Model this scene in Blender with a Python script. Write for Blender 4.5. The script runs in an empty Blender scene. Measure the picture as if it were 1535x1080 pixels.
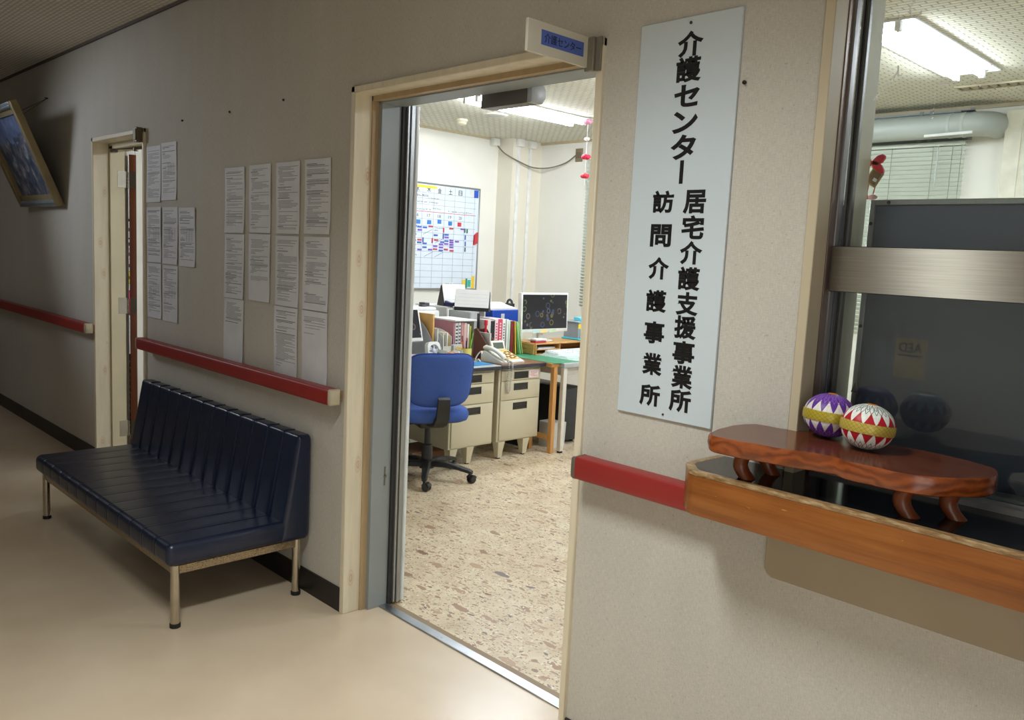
import bpy, bmesh, math, random
from math import sin, cos, pi, radians, atan2, sqrt
from mathutils import Vector, Matrix
random.seed(7)
S = bpy.context.scene
COL = S.collection

# ---------------------------------------------------------------- camera
cam_d = bpy.data.cameras.new('camera')
cam = bpy.data.objects.new('camera', cam_d); COL.objects.link(cam); S.camera = cam
yaw, pitch, roll = 0.795269494, -0.122624817, 0.0487732735
fwd = Vector((-sin(yaw)*cos(pitch), cos(yaw)*cos(pitch), sin(pitch)))
rgt = Vector((cos(yaw), sin(yaw), 0)); up = rgt.cross(fwd)
r2 = cos(roll)*rgt + sin(roll)*up; u2 = -sin(roll)*rgt + cos(roll)*up
m = Matrix((r2, u2, -fwd)).transposed().to_4x4(); m.translation = (0, -1.82658937, 1.4776036)
cam.matrix_world = m
cam_d.sensor_fit = 'HORIZONTAL'; cam_d.sensor_width = 36.0
cam_d.lens = 1253.0755*36.0/1535.0
cam_d.clip_start = .02; cam_d.clip_end = 60

# ---------------------------------------------------------------- world, lamps of the corridor, added fill light, exposure
W = bpy.data.worlds.new('world'); S.world = W; W.use_nodes = True
W.node_tree.nodes['Background'].inputs[0].default_value = (.8, .85, 1, 1)
W.node_tree.nodes['Background'].inputs[1].default_value = .03
S.view_settings.view_transform = 'Standard'; S.view_settings.look = 'None'
S.view_settings.gamma = 1; S.view_settings.use_curve_mapping = False
S.view_settings.exposure = 0.0
S.cycles.use_denoising = True
S.cycles.max_bounces = 8; S.cycles.sample_clamp_indirect = 6
def area(name, loc, tgt, sx, sy, power, col, spread=180):
    d = bpy.data.lights.new(name, 'AREA'); d.shape = 'RECTANGLE'; d.size = sx; d.size_y = sy
    d.energy = power; d.color = col; d.spread = radians(spread)
    o = bpy.data.objects.new(name, d); COL.objects.link(o); o.location = loc
    o.rotation_euler = (Vector(tgt)-Vector(loc)).to_track_quat('-Z', 'Y').to_euler()
    return o
area('corridor_lamp', (-1.25, -1.35, 2.66), (-1.25, -1.35, 0), .25, .6, 29, (.97, 1, .96), 128)
area('added_fill_light', (1.3, -2.57, 1.07), (1.3, 0, 1.0), 1.7, 2.0, 21, (1, .98, .965))  # soft fill added to brighten the right wall, not a known source
area('corridor_lamp_far', (-7.6, -1.5, 2.66), (-7.6, -1.5, 0), .3, 1.2, 3, (.95, .96, 1), 150)
sp_d = bpy.data.lights.new('corridor_spot', 'SPOT'); sp_d.energy = 135; sp_d.color = (.86, .92, 1)
sp_d.spot_size = radians(52); sp_d.spot_blend = .6; sp_d.shadow_soft_size = .45
sp = bpy.data.objects.new('corridor_spot', sp_d); COL.objects.link(sp); sp.location = (-7.3, -1.9, 2.55)
sp.rotation_euler = (Vector((-5.35, 0, 1.75))-sp.location).to_track_quat('-Z', 'Y').to_euler()

# ---------------------------------------------------------------- helpers
def lin(c):
    if isinstance(c, str):
        c = tuple(int(c[i:i+2], 16) for i in (0, 2, 4))
    return tuple(((v/255)/12.92 if v/255 <= .04045 else ((v/255+.055)/1.055)**2.4) for v in c)
class NT:
    """tiny helper to write node trees"""
    def __init__(s, name):
        s.m = bpy.data.materials.new(name); s.m.use_nodes = True
        s.t = s.m.node_tree; s.n = s.t.nodes
        s.b = s.n['Principled BSDF']; s.out = s.n['Material Output']
    def node(s, typ, ins=None, **kw):
        n = s.n.new(typ)
        for k, v in kw.items(): setattr(n, k, v)
        for k, v in (ins or {}).items(): s.set(n.inputs[k], v)
        return n
    def set(s, inp, v):
        if isinstance(v, bpy.types.NodeSocket): s.t.links.new(v, inp)
        elif isinstance(v, bpy.types.Node): s.t.links.new(v.outputs[0], inp)
        elif isinstance(v, (tuple, list)) and inp.type == 'RGBA' and len(v) == 3: inp.default_value = (*v, 1)
        else: inp.default_value = v
    def math(s, op, a, b=0, c=0, clamp=False):
        n = s.n.new('ShaderNodeMath'); n.operation = op; n.use_clamp = clamp
        s.set(n.inputs[0], a); s.set(n.inputs[1], b); s.set(n.inputs[2], c)
        return n.outputs[0]
    def mix(s, f, a, b):
        n = s.n.new('ShaderNodeMix'); n.data_type = 'RGBA'
        s.set(n.inputs[0], f); s.set(n.inputs[6], a); s.set(n.inputs[7], b)
        return n.outputs[2]
    def obj(s, scale=None):
        c = s.node('ShaderNodeTexCoord').outputs['Object']
        if scale:
            mp = s.node('ShaderNodeMapping', {'Vector': c}); mp.inputs['Scale'].default_value = scale
            return mp.outputs[0]
        return c
    def noise(s, vec, scale, detail=3, rough=.5):
        return s.node('ShaderNodeTexNoise', {'Vector': vec, 'Scale': scale, 'Detail': detail, 'Roughness': rough}).outputs[0]
    def ramp(s, f, stops):
        r = s.node('ShaderNodeValToRGB', {'Fac': f}); e = r.color_ramp.elements
        e[0].position = stops[0][0]; e[1].position = stops[-1][0]
        for p, c in stops[1:-1]: e.new(p)
        for i, (p, c) in enumerate(stops): e[i].color = (*c, 1) if len(c) == 3 else c
        return r.outputs[0]
    def bump(s, h, strength=.3, dist=.002):
        b = s.node('ShaderNodeBump', {'Height': h, 'Strength': strength, 'Distance': dist})
        s.t.links.new(b.outputs[0], s.b.inputs['Normal']); return b
    def base(s, col, rough=.5, metal=0, spec=.5):
        s.set(s.b.inputs['Base Color'], col); s.set(s.b.inputs['Roughness'], rough)
        s.set(s.b.inputs['Metallic'], metal); s.set(s.b.inputs['Specular IOR Level'], spec)
        return s.m
_mc = {}
def P(col, rough=.5, metal=0, var=.08, scale=14, bump=0, bscale=300, spec=.5, aniso=None):
    """plain surface with slight procedural variation"""
    key = (col, rough, metal, var, scale, bump, bscale, spec, aniso)
    if key in _mc: return _mc[key]
    t = NT('surface_%s' % (col if isinstance(col, str) else '%d_%d_%d' % tuple(col)))
    c = lin(col); v = t.obj(aniso); f = t.noise(v, scale)
    a = tuple(x*(1-var) for x in c); b = tuple(min(1, x*(1+var)) for x in c)
    t.base(t.ramp(f, [(.3, a), (.7, b)]), rough, metal, spec)
    if bump: t.bump(t.noise(v, bscale, 2), bump, .001)
    _mc[key] = t.m; return t.m

class B:
    def __init__(s): s.bm = bmesh.new(); s.mi = 0
    def _faces(s, fs):
        for f in fs: f.material_index = s.mi
    def box(s, x0, x1, y0, y1, z0, z1, bev=0, seg=2, M=None):
        v = [s.bm.verts.new((x, y, z)) for x in (x0, x1) for y in (y0, y1) for z in (z0, z1)]
        q = [(0, 1, 3, 2), (4, 6, 7, 5), (0, 4, 5, 1), (2, 3, 7, 6), (0, 2, 6, 4), (1, 5, 7, 3)]
        fs = [s.bm.faces.new([v[i] for i in f]) for f in q]; s._faces(fs)
        if M is not None:
            for w in v: w.co = M @ w.co
        if bev:
            es = {e for f in fs for e in f.edges}
            r = bmesh.ops.bevel(s.bm, geom=list(es), offset=bev, segments=seg, affect='EDGES', profile=.5, clamp_overlap=True)
            s._faces(r['faces'])
        return s
    def obox(s, c, ax, ay, az, hx, hy, hz, bev=0):
        M = Matrix((Vector(ax).normalized(), Vector(ay).normalized(), Vector(az).normalized())).transposed().to_4x4(); M.translation = c
        return s.box(-hx, hx, -hy, hy, -hz, hz, bev, 2, M)
    def loft(s, secs, caps=True, closed=True):
        rs = [[s.bm.verts.new(p) for p in q] for q in secs]; n = len(rs[0]); fs = []
        for a, b in zip(rs, rs[1:]):
            for i in range(n if closed else n-1):
                j = (i+1) % n
                fs.append(s.bm.faces.new((a[i], a[j], b[j], b[i])))
        if caps:
            fs.append(s.bm.faces.new(rs[0][::-1])); fs.append(s.bm.faces.new(rs[-1]))
        s._faces(fs); return s
    def ring(s, c, d, r, n, rx=1):
        d = Vector(d).normalized(); a = d.orthogonal().normalized(); b = d.cross(a)
        return [Vector(c)+r*(cos(2*pi*i/n)*a*rx+sin(2*pi*i/n)*b) for i in range(n)]
    def cyl(s, p0, p1, r, rr=None, n=16, caps=True):
        d = Vector(p1)-Vector(p0)
        return s.loft([s.ring(p0, d, r, n), s.ring(p1, d, r if rr is None else rr, n)], caps)
    def lathe(s, prof, c=(0, 0, 0), d=(0, 0, 1), n=24, caps=True):
        d = Vector(d).normalized()
        return s.loft([s.ring(Vector(c)+d*h, d, max(r, 1e-5), n) for r, h in prof], caps)
    def tube(s, pts, r, n=8, caps=True):
        pts = [Vector(p) for p in pts]; secs = []
        d0 = (pts[1]-pts[0]).normalized(); a = d0.orthogonal().normalized()
        for i, p in enumerate(pts):
            d = (pts[min(i+1, len(pts)-1)]-pts[max(i-1, 0)]).normalized()
            a = (a-d*a.dot(d)).normalized(); b = d.cross(a)
            secs.append([p+r*(cos(2*pi*k/n)*a+sin(2*pi*k/n)*b) for k in range(n)])
        return s.loft(secs, caps)
    def prism(s, poly, h0, h1, plane='xy', bev=0, seg=2):
        def P3(a, b, h): return {'xy': (a, b, h), 'xz': (a, h, b), 'yz': (h, a, b)}[plane]
        n0 = len(s.bm.faces)
        lo = [s.bm.verts.new(P3(a, b, h0)) for a, b in poly]; hi = [s.bm.verts.new(P3(a, b, h1)) for a, b in poly]
        n = len(poly); fs = [s.bm.faces.new(lo[::-1]), s.bm.faces.new(hi)]
        for i in range(n): fs.append(s.bm.faces.new((lo[i], lo[(i+1) % n], hi[(i+1) % n], hi[i])))
        s._faces(fs); bmesh.ops.recalc_face_normals(s.bm, faces=fs)
        if bev:
            es = list({e for f in fs[:2] for e in f.edges})
            r = bmesh.ops.bevel(s.bm, geom=es, offset=bev, segments=seg, affect='EDGES', profile=.5, clamp_overlap=True); s._faces(r['faces'])
        return s
    def sphere(s, c, r, sc=(1, 1, 1), u=16, v=10):
        M = Matrix.Translation(c) @ Matrix.Diagonal((r*sc[0], r*sc[1], r*sc[2], 1))
        g = bmesh.ops.create_uvsphere(s.bm, u_segments=u, v_segments=v, radius=1, matrix=M)
        s._faces({f for w in g['verts'] for f in w.link_faces}); return s
    def pad(s, c, ax, ay, az, w, h, t, rnd=3.2, bend=0, taper=0, n=14, edge=.45):
        """upholstered rounded panel: width along ax, height along ay, thickness along az"""
        ax, ay, az = (Vector(v).normalized() for v in (ax, ay, az)); c = Vector(c)
        m_ = 4*n
        def outline(k):
            a = 2*pi*k/m_; x, y = cos(a), sin(a)
            q = (abs(x)**rnd+abs(y)**rnd)**(-1/rnd)
            return x*q, y*q
        def P3(x, y, z):
            X = x*w/2*(1+taper*y); Y = y*h/2
            return c+ax*X+ay*Y+az*(z+bend*x*x)
        secs = []
        prof = [(.02, -t/2*.9), (.55, -t/2), (.86, -t/2), (.96, -t/2*.8), (1, -t/2*edge*.5), (1, t/2*edge*.5), (.96, t/2*.8), (.86, t/2), (.55, t/2), (.02, t/2*1.05)]
        for q, z in prof: secs.append([P3(q*outline(k)[0], q*outline(k)[1], z) for k in range(m_)])
        return s.loft(secs)
    def text(s, body, o, right=(1, 0, 0), upv=(0, 0, 1), size=.05, fit=None, off=0, depth=.0006, align=True):
        me = glyphs(body, off)
        xs = [v.co.x for v in me.vertices]; ys = [v.co.y for v in me.vertices]
        if not xs: return s
        x0, x1, y0, y1 = min(xs), max(xs), min(ys), max(ys)
        if fit: sx, sy = fit[0]/max(x1-x0, 1e-6), fit[1]/max(y1-y0, 1e-6)
        else: sx = sy = size
        R, U = Vector(right), Vector(upv); N = R.cross(U)
        cx, cy = ((x0+x1)/2, (y0+y1)/2) if align else (0, 0)
        vs = [s.bm.verts.new(Vector(o)+R*((v.co.x-cx)*sx)+U*((v.co.y-cy)*sy)+N*(depth if v.co.z > 0 else 0)) for v in me.vertices]
        for p in me.polygons:
            try: f = s.bm.faces.new([vs[i] for i in p.vertices]); f.material_index = s.mi
            except ValueError: pass
        return s
    def build(s, name, mat, parent=None, smooth=40, shift=None, recalc=True):
        if recalc: bmesh.ops.recalc_face_normals(s.bm, faces=s.bm.faces[:])
        if parent is None:
            cs = [v.co for v in s.bm.verts]
            o0 = Vector(((min(c.x for c in cs)+max(c.x for c in cs))/2, (min(c.y for c in cs)+max(c.y for c in cs))/2, min(c.z for c in cs)))
        else:
            o0 = Vector((0, 0, 0)); q = parent
            while q is not None: o0 = o0+q.location; q = q.parent
        if shift is not None: o0 = Vector(shift)
        for v in s.bm.verts: v.co -= o0
        me = bpy.data.meshes.new(name); s.bm.to_mesh(me); s.bm.free()
        for mm in (mat if isinstance(mat, (list, tuple)) else [mat]): me.materials.append(mm)
        if smooth:
            for p in me.polygons: p.use_smooth = True
            me.set_sharp_from_angle(angle=radians(smooth))
        o = bpy.data.objects.new(name, me); COL.objects.link(o)
        if parent is None: o.location = o0
        else: o.parent = parent
        return o
_gl = {}
def glyphs(body, off):
    k = (body, off)
    if k in _gl: return _gl[k]
    cu = bpy.data.curves.new('t', 'FONT'); cu.body = body; cu.size = 1; cu.extrude = .01; cu.bevel_depth = off; cu.bevel_resolution = 0; cu.resolution_u = 3
    ob = bpy.data.objects.new('t', cu); COL.objects.link(ob)
    dg = bpy.context.evaluated_depsgraph_get()
    me = bpy.data.meshes.new_from_object(ob.evaluated_get(dg)); bpy.data.objects.remove(ob); bpy.data.curves.remove(cu)
    _gl[k] = me; return me
def tag(o, label, cat, group=None):
    o['label'] = label; o['category'] = cat
    if group: o['group'] = group
    return o
def thing(name, label, cat, loc, group=None):
    o = bpy.data.objects.new(name, None); COL.objects.link(o); o.location = loc; o.empty_display_size = .05
    return tag(o, label, cat, group)
def struct(o):
    o['kind'] = 'structure'; return o
def box1(name, mat, parent, *a, **k): return B().box(*a, **k).build(name, mat, parent)

# ---------------------------------------------------------------- materials of the setting
def wallpaper(name, col, stain=.10):
    t = NT(name); c = lin(col); v = t.obj()
    big = t.noise(v, 1.3, 4); mid = t.noise(t.obj((9, 9, 2)), 1.0, 3)
    weave_h = t.node('ShaderNodeTexNoise', {'Vector': t.obj((70, 70, 620)), 'Scale': 1, 'Detail': 2}).outputs[0]
    weave_v = t.node('ShaderNodeTexNoise', {'Vector': t.obj((520, 520, 60)), 'Scale': 1, 'Detail': 2}).outputs[0]
    w = t.math('ADD', weave_h, weave_v)
    k = t.math('ADD', t.math('MULTIPLY', big, .6), t.math('MULTIPLY', mid, .4))
    col1 = t.ramp(k, [(.3, tuple(x*(1-stain) for x in c)), (.62, c)])
    speck = t.math('LESS_THAN', t.noise(v, 95, 1), .235)
    fine = t.math('MULTIPLY', t.math('SUBTRACT', w, 1.0), .42)
    g = t.math('ADD', 1.0, fine)
    mul = t.node('ShaderNodeVectorMath', {0: col1}, operation='SCALE'); t.set(mul.inputs['Scale'], g)
    t.base(t.mix(t.math('MULTIPLY', speck, .35), mul.outputs[0], tuple(x*.4 for x in c)), .75, 0, .3)
    t.bump(w, .25, .0015); return t.m
M_wall = wallpaper('corridor_wallpaper', (200, 196, 187))
M_wall_off = P((236, 234, 224), .7, 0, .03, 2)
M_pillar = P((230, 224, 206), .7, 0, .03, 2)
def ceiling_mat(name, col, u, w, dark=.42):
    t = NT(name); c = lin(col)
    br = t.node('ShaderNodeTexBrick', {'Vector': t.obj(), 'Scale': 1.0, 'Mortar Size': .0045, 'Brick Width': u, 'Row Height': w, 'Mortar Smooth': .4,
        'Color1': c, 'Color2': tuple(x*.93 for x in c), 'Mortar': tuple(x*dark for x in c)})
    n = t.noise(t.obj(), 40, 3)
    t.base(t.mix(t.math('MULTIPLY', n, .25), br.outputs[0], tuple(x*.8 for x in c)), .9, 0, .1)
    t.bump(t.math('ADD', t.math('MULTIPLY', br.outputs[1], -1.0), t.math('MULTIPLY', n, .2)), .6, .006); return t.m
M_ceil = ceiling_mat('ceiling_board', (244, 237, 224), .06, .024, .62)
M_ceil_off = ceiling_mat('office_ceiling_board', (238, 234, 216), .075, .036)
def vinyl():
    t = NT('corridor_vinyl'); v = t.obj()
    f = t.noise(v, 2.6, 3, .5)
    col = t.ramp(f, [(.25, lin((216, 197, 172))), (.5, lin((224, 206, 181))), (.75, lin((231, 215, 192)))])
    t.base(col, .25, 0, .5); return t.m
def terrazzo():
    t = NT('terrazzo_print_vinyl'); v = t.obj()
    warp = t.node('ShaderNodeTexNoise', {'Vector': v, 'Scale': 16, 'Detail': 3}).outputs[1]
    vm = t.node('ShaderNodeVectorMath', {0: warp}, operation='SCALE'); vm.inputs['Scale'].default_value = .05
    vv = t.node('ShaderNodeVectorMath', {0: v, 1: vm.outputs[0]}, operation='ADD').outputs[0]
    def layer(scale, sx, sy, thr, r):
        mp = t.node('ShaderNodeMapping', {'Vector': vv}); mp.inputs['Scale'].default_value = (sx, sy, 1)
        vo = t.node('ShaderNodeTexVoronoi', {'Vector': mp.outputs[0], 'Scale': scale}, feature='F1', distance='EUCLIDEAN')
        sep = t.node('ShaderNodeSeparateColor', {'Color': vo.outputs['Color']})
        on = t.math('MULTIPLY', t.math('LESS_THAN', sep.outputs[0], thr), t.math('LESS_THAN', vo.outputs['Distance'], r))
        return on, sep.outputs[1]
    base = t.ramp(t.noise(v, 7, 5, .65), [(.3, lin((206, 186, 154))), (.55, lin((224, 208, 178))), (.72, lin((236, 224, 198)))])
    cols = [(0, lin((132, 96, 72))), (.22, lin((188, 154, 122))), (.45, lin((164, 128, 100))), (.65, lin((200, 168, 134))), (.85, lin((176, 142, 116))), (.95, lin((120, 106, 102)))]
    for sc, sx, sy, thr, r in ((120, .7, 1.3, .36, .40), (60, .6, 1.5, .30, .38), (30, .6, 1.5, .26, .36), (11, .6, 1.5, .34, .30)):
        on, rnd = layer(sc, sx, sy, thr, r); base = t.mix(on, base, t.ramp(rnd, cols))
    on, rnd = layer(60, 1.4, .7, .14, .33); base = t.mix(on, base, lin((238, 230, 210)))
    t.base(base, .38, 0, .5); return t.m
M_vinyl, M_terrazzo = vinyl(), terrazzo()
def painted_wood(name, col, knot=(190, 140, 90)):
    t = NT(name); c = lin(col); v = t.obj((7, 7, .8))
    g = t.noise(v, 3, 5, .6)
    col1 = t.ramp(g, [(.3, tuple(x*.86 for x in c)), (.6, c)])
    sx = t.node('ShaderNodeSeparateXYZ', {'Vector': t.obj()}); dist = None
    wob = t.math('MULTIPLY', t.noise(t.obj(), 40, 2), .006)
    for ky, kz in ((.022, 1.761), (-.008, 1.442), (.010, 1.245), (-.008, .147), (.012, .62)):
        d = t.math('SQRT', t.math('ADD', t.math('POWER', t.math('ABSOLUTE', t.math('SUBTRACT', sx.outputs[1], ky)), 2.0), t.math('POWER', t.math('ABSOLUTE', t.math('MULTIPLY', t.math('SUBTRACT', sx.outputs[2], kz), .42)), 2.0)))
        dist = d if dist is None else t.math('MINIMUM', dist, d)
    dist = t.math('ADD', dist, wob)
    k = t.math('SUBTRACT', 1.0, t.math('MULTIPLY', dist, 46.0), clamp=True)
    ring = t.math('ADD', .6, t.math('MULTIPLY', t.math('SINE', t.math('MULTIPLY', dist, 900)), .4))
    col2 = t.mix(t.math('MULTIPLY', t.math('MULTIPLY', k, ring), .9), col1, lin(knot))
    chip = t.math('LESS_THAN', t.noise(t.obj((60, 60, 9)), 1, 2), .22)
    t.base(t.mix(t.math('MULTIPLY', chip, .6), col2, lin((120, 96, 66))), .42, 0, .4); t.bump(g, .2, .002); return t.m
M_casing = painted_wood('cream_painted_casing', (232, 222, 198))
M_casing2 = painted_wood('beige_painted_stop', (182, 158, 122))
M_black_base = P((34, 28, 27), .45, 0, .2, 8)
M_alu = P((168, 172, 174), .32, .85, .06, 3, aniso=(40, 40, 1))
M_alu_dark = P((140, 138, 140), .36, .6, .08, 3, aniso=(40, 40, 1))
M_steel_paint = P((150, 158, 160), .45, .15, .04, 3)
M_stainless = P((176, 172, 164), .26, 1, .06, 2, bump=.06, bscale=220, aniso=(1, 1, 60))
def brushed():
    t = NT('brushed_stainless'); v = t.obj((2, 1, 160)); n = t.noise(v, 3, 4)
    t.base(t.ramp(n, [(.3, lin((140, 137, 129))), (.7, lin((156, 152, 143)))]), .34, 1)
    t.b.inputs['Anisotropic'].default_value = .99; t.b.inputs['Anisotropic Rotation'].default_value = 0
    tg = t.node('ShaderNodeCombineXYZ', {2: 1.0}); t.t.links.new(tg.outputs[0], t.b.inputs['Tangent']); return t.m
M_stainless = brushed()
M_chrome = P((196, 188, 172), .22, 1, .10, 20)
M_white = P((236, 236, 232), .45, 0, .03)
M_black = P((22, 22, 24), .5, 0, .15)
M_blackgloss = P((14, 15, 18), .12, 0, .1)

# ================================================================ THE SETTING
ZC = 2.68
b = B()
for x0, x1, z0, z1 in ((-11, -5.70, 0, ZC), (-5.70, -4.85, 2.085, ZC), (-4.85, -2.79, 0, ZC), (-2.79, -1.556, 2.085, ZC), (-1.556, -.92, 0, ZC), (-.92, 1.35, 0, .98), (-.92, 1.35, 2.3, ZC), (1.35, 3, 0, ZC)):
    b.box(x0, x1, 0, .2, z0, z1)
struct(b.build('wall_front', M_wall, smooth=0))
b = B().box(-11, 3, -2.72, -2.6, 0, ZC); struct(b.build('wall_rear', M_wall, smooth=0))
struct(B().box(-11.12, -11, -2.72, .2, 0, ZC).build('wall_left', M_wall, smooth=0))
struct(B().box(3, 3.12, -2.72, 4.76, 0, ZC).build('wall_right', M_wall, smooth=0))
struct(B().box(-11.12, 3.12, -2.72, .15, -.1, 0).build('floor', M_vinyl, smooth=0))
struct(B().box(-6.64, 3.12, .19, 4.76, -.1, 0).build('floor', M_terrazzo, smooth=0))
struct(B().box(-11.12, 3.12, -2.72, .1, ZC, ZC+.1).build('ceiling', M_ceil, smooth=0))
struct(B().box(-6.64, 3.12, .1, 4.76, ZC, ZC+.1).build('ceiling', M_ceil_off, smooth=0))
b = B().box(-6.64, -6.52, .2, 4.64, 0, ZC); b.mi = 1; b.box(-6.52, -6.3, 4.22, 4.64, 0, ZC)
struct(b.build('wall_west', [M_wall_off, M_pillar], smooth=0))
struct(B().box(-6.64, 3, 4.64, 4.76, 0, ZC).build('wall_north', M_wall_off, smooth=0))
struct(B().box(-6.52, 3, .2, .215, 2.12, ZC).box(-6.52, -5.72, .2, .215, 0, 2.12).box(-4.83, -2.82, .2, .215, 0, 2.12).box(-1.53, -.95, .2, .215, 0, 2.12).box(-.95, 1.4, .2, .215, 0, .97).box(-.92,1.36,.2,.26,.93,.97).build('wall_south', M_wall_off, smooth=0))
for x0, x1 in ((-11, -5.70), (-4.85, -2.79), (-1.556, 3)):
    struct(B().box(x0, x1, -.008, .0, 0, .10).build('baseboard_front', M_black_base, smooth=0))
struct(B().box(-11, 3, -2.6, -2.592, 0, .1).build('baseboard_rear', M_black_base, smooth=0))
struct(B().box(-6.3, 3, 4.62, 4.64, ZC-.025, ZC).box(-6.52, -6.5, .2, 4.22, ZC-.018, ZC).build('trim_1', P((190, 176, 146), .6), smooth=0))
struct(B().box(-11, 3, -.012, 0, ZC-.014, ZC).build('trim_2', P((92, 82, 70), .7), smooth=0))

b = B()
for a in ((.40, .46, .02, 2.15), (2.14, 2.20, .02, 2.15), (1.27, 1.33, .02, 2.15), (.40, 2.20, 2.09, 2.15), (.40, 2.20, .02, .08)): b.box(a[0], a[1], -2.605, -2.585, a[2], a[3])
w3 = struct(b.build('added_window', M_alu, smooth=0))  # unseen window and pane, added on the rear wall behind the fill light
B().box(.46, 2.14, -2.6, -2.592, .08, 2.09).build('pane', P((214, 222, 226), .1, 0, .02), w3)
# door_1 : cream casing, steel lining, parked aluminium sliding leaf
def casing(b, x0, x1, z1, w=.025, proud=.012, deep=.078):
    b.box(x0, x0+w, -proud, deep, 0, z1, .003, 1); b.box(x1-w, x1, -proud, deep, 0, z1, .003, 1); b.box(x0, x1, -proud, deep, z1-w, z1, .003, 1)
b = B(); casing(b, -2.79, -1.552, 2.088)
d1 = struct(b.build('door_1', M_casing))
b = B(); b.box(-2.79, -2.757, .066, .094, 0, 2.07); b.box(-1.585, -1.556, .066, .094, 0, 2.07); b.box(-2.79, -1.556, .066, .094, 2.045, 2.085)
b.build('door_stop', M_casing2, d1)
b = B(); b.box(-2.79, -2.738, .094, .188, 0, 2.062, .002, 1); b.box(-1.60, -1.556, .094, .188, 0, 2.062, .002, 1); b.box(-2.79, -1.556, .094, .20, 2.04, 2.085, .002, 1)
for z in (.58, .95, 1.28, 1.62, 1.86): b.cyl((-2.738, .098, z), (-2.736, .098, z), .004, n=8)
b.build('steel_lining', M_steel_paint, d1)
b = B(); b.box(-2.80, -2.728, .188, .212, 0, 2.05); b.build('edge_seal', P((48, 48, 50), .6), d1)
b = B(); b.box(-2.80, -2.718, .205, .216, 0.01, 2.05, .002, 1); b.box(-2.80, -2.712, .218, .232, 0.01, 2.05, .002, 1); b.box(-2.80, -2.722, .232, .246, 0.01, 2.05, .002, 1)
lf = b.build('sliding_leaf', M_alu, d1)
B().box(-2.80, -2.716, .246, .262, 0.01, 2.05, .003, 1).build('leaf_glass_edge', P((232, 238, 240), .3), lf)
b = B(); b.box(-2.738, -1.59, .148, .192, -.004, .006, .002, 1); b.cyl((-1.97, .17, .006), (-1.97, .17, .0068), .006, n=10); b.cyl((-2.35, .17, .006), (-2.35, .17, .0068), .004, n=10)
b.build('threshold', P((178, 182, 186), .3, .9, .12, 9), d1)
B().box(-2.738, -1.59, .192, .222, -.002, .002).build('floor_strip', P((150, 128, 98), .5), d1)
B().box(-2.742, -2.737, .155, .163, .52, .60, .001, 1).cyl((-2.742, .16, .56), (-2.734, .16, .56), .006).build('latch', P((120, 116, 108), .35, .9), d1)

# door_2 : the far doorway, its brown leaf folded open into the office
b = B(); casing(b, -5.705, -4.848, 2.088, .025, .012, .085); d2 = struct(b.build('door_2', M_casing))
b = B(); b.box(-5.70, -5.664, .085, .176, 0, 2.05, .002, 1); b.box(-4.885, -4.852, .085, .2, 0, 2.05, .002, 1); b.box(-5.70, -4.852, .085, .2, 2.03, 2.085, .002, 1)
b.build('door_jamb', P((222, 212, 182), .45, 0, .05, 3), d2)
dv = Vector((-5.66, 2.06, 0)).normalized(); nv = Vector((dv.y, -dv.x, 0))
hp = Vector((-5.642, .216, 0))
b = B(); b.obox(hp+dv*.345+Vector((0, 0, 1.01)), dv, nv, (0, 0, 1), .345, .021, 1.0, .003)
leaf = b.build('door_leaf', P((104, 54, 26), .4, 0, .18, 6, aniso=(6, 6, .8)), d2)
for z in (1.85, 1.04, .225):
    b = B(); b.box(-5.667, -5.6625, .130, .184, z-.052, z+.052, .001, 1)
    for k in range(5): b.cyl((-5.662, .190, z-.05+k*.02), (-5.662, .190, z-.033+k*.02), .0075, n=10)
    for k in range(3): b.cyl((-5.664, .145+.015*(k % 2), z-.03+k*.03), (-5.6615, .145+.015*(k % 2), z-.03+k*.03), .004, n=8)
    h = b.build('hinge', P((176, 172, 160), .4, .75), d2)
    B().obox(hp+Vector((0, 0, z))-dv*.002, nv, dv, (0, 0, 1), .020, .0025, .052).build('hinge_plate', P((88, 80, 70), .45, .7), h)
b = B(); b.tube([(-5.66, .10, 2.035), (-5.2, .15, 2.02), (-4.89, .19, 2.01)], .009, 8); b.box(-5.665, -5.62, .085, .12, 2.01, 2.05, .003, 1); b.cyl((-5.35, .13, 2.005), (-5.35, .13, 2.045), .016, n=10)
b.build('closer_arm', P((110, 104, 96), .4, .6), d2)

# window_1 : the counter window
b = B(); b.box(-.92, -.895, -.012, .05, .98, 2.32, .002, 1); b.box(1.33, 1.355, -.012, .05, .98, 2.32, .002, 1); b.box(-.92, 1.355, -.012, .05, 2.295, 2.32, .002, 1)
w1 = struct(b.build('window_1', P((196, 184, 158), .45, 0, .06, 3)))
b = B(); b.box(-.92, -.893, .05, .0745, .98, 2.3, .001, 1); b.box(1.33, 1.36, .05, .2, .98, 2.3); b.box(-.92, 1.36, .05, .2, 2.27, 2.3)
b.build('frame_outer', P((132, 116, 106), .34, .55, .06, 2), w1)
b = B(); b.box(-.92, -.888, .0745, .098, .98, 2.28, .002, 1); b.box(-.92, -.893, .105, .128, .98, 2.28, .001, 1); b.box(-.92, -.884, .134, .150, .98, 2.28, .002, 1)
b.build('frame_track', M_alu_dark, w1)
B().box(-.92, -.89, .128, .134, .98, 2.28).box(-.92, -.896, .098, .105, .98, 2.28).build('frame_groove', M_black, w1)
B().box(-.92, -.888, .15, .225, .98, 2.3, .002, 1).build('inner_jamb', P((232, 226, 204), .5, 0, .03), w1)
B().box(-.888, 1.33, .066, .082, 1.434, 1.539, .0015, 1).build('mid_rail', M_stainless, w1)
b = B(); b.box(-.888, 1.33, .05, .10, 1.0, 1.022, .002, 1); b.box(-.888, 1.33, .106, .15, 1.0, 1.03, .002, 1)
b.build('sill_track', P((150, 152, 156), .35, .6), w1)
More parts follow.
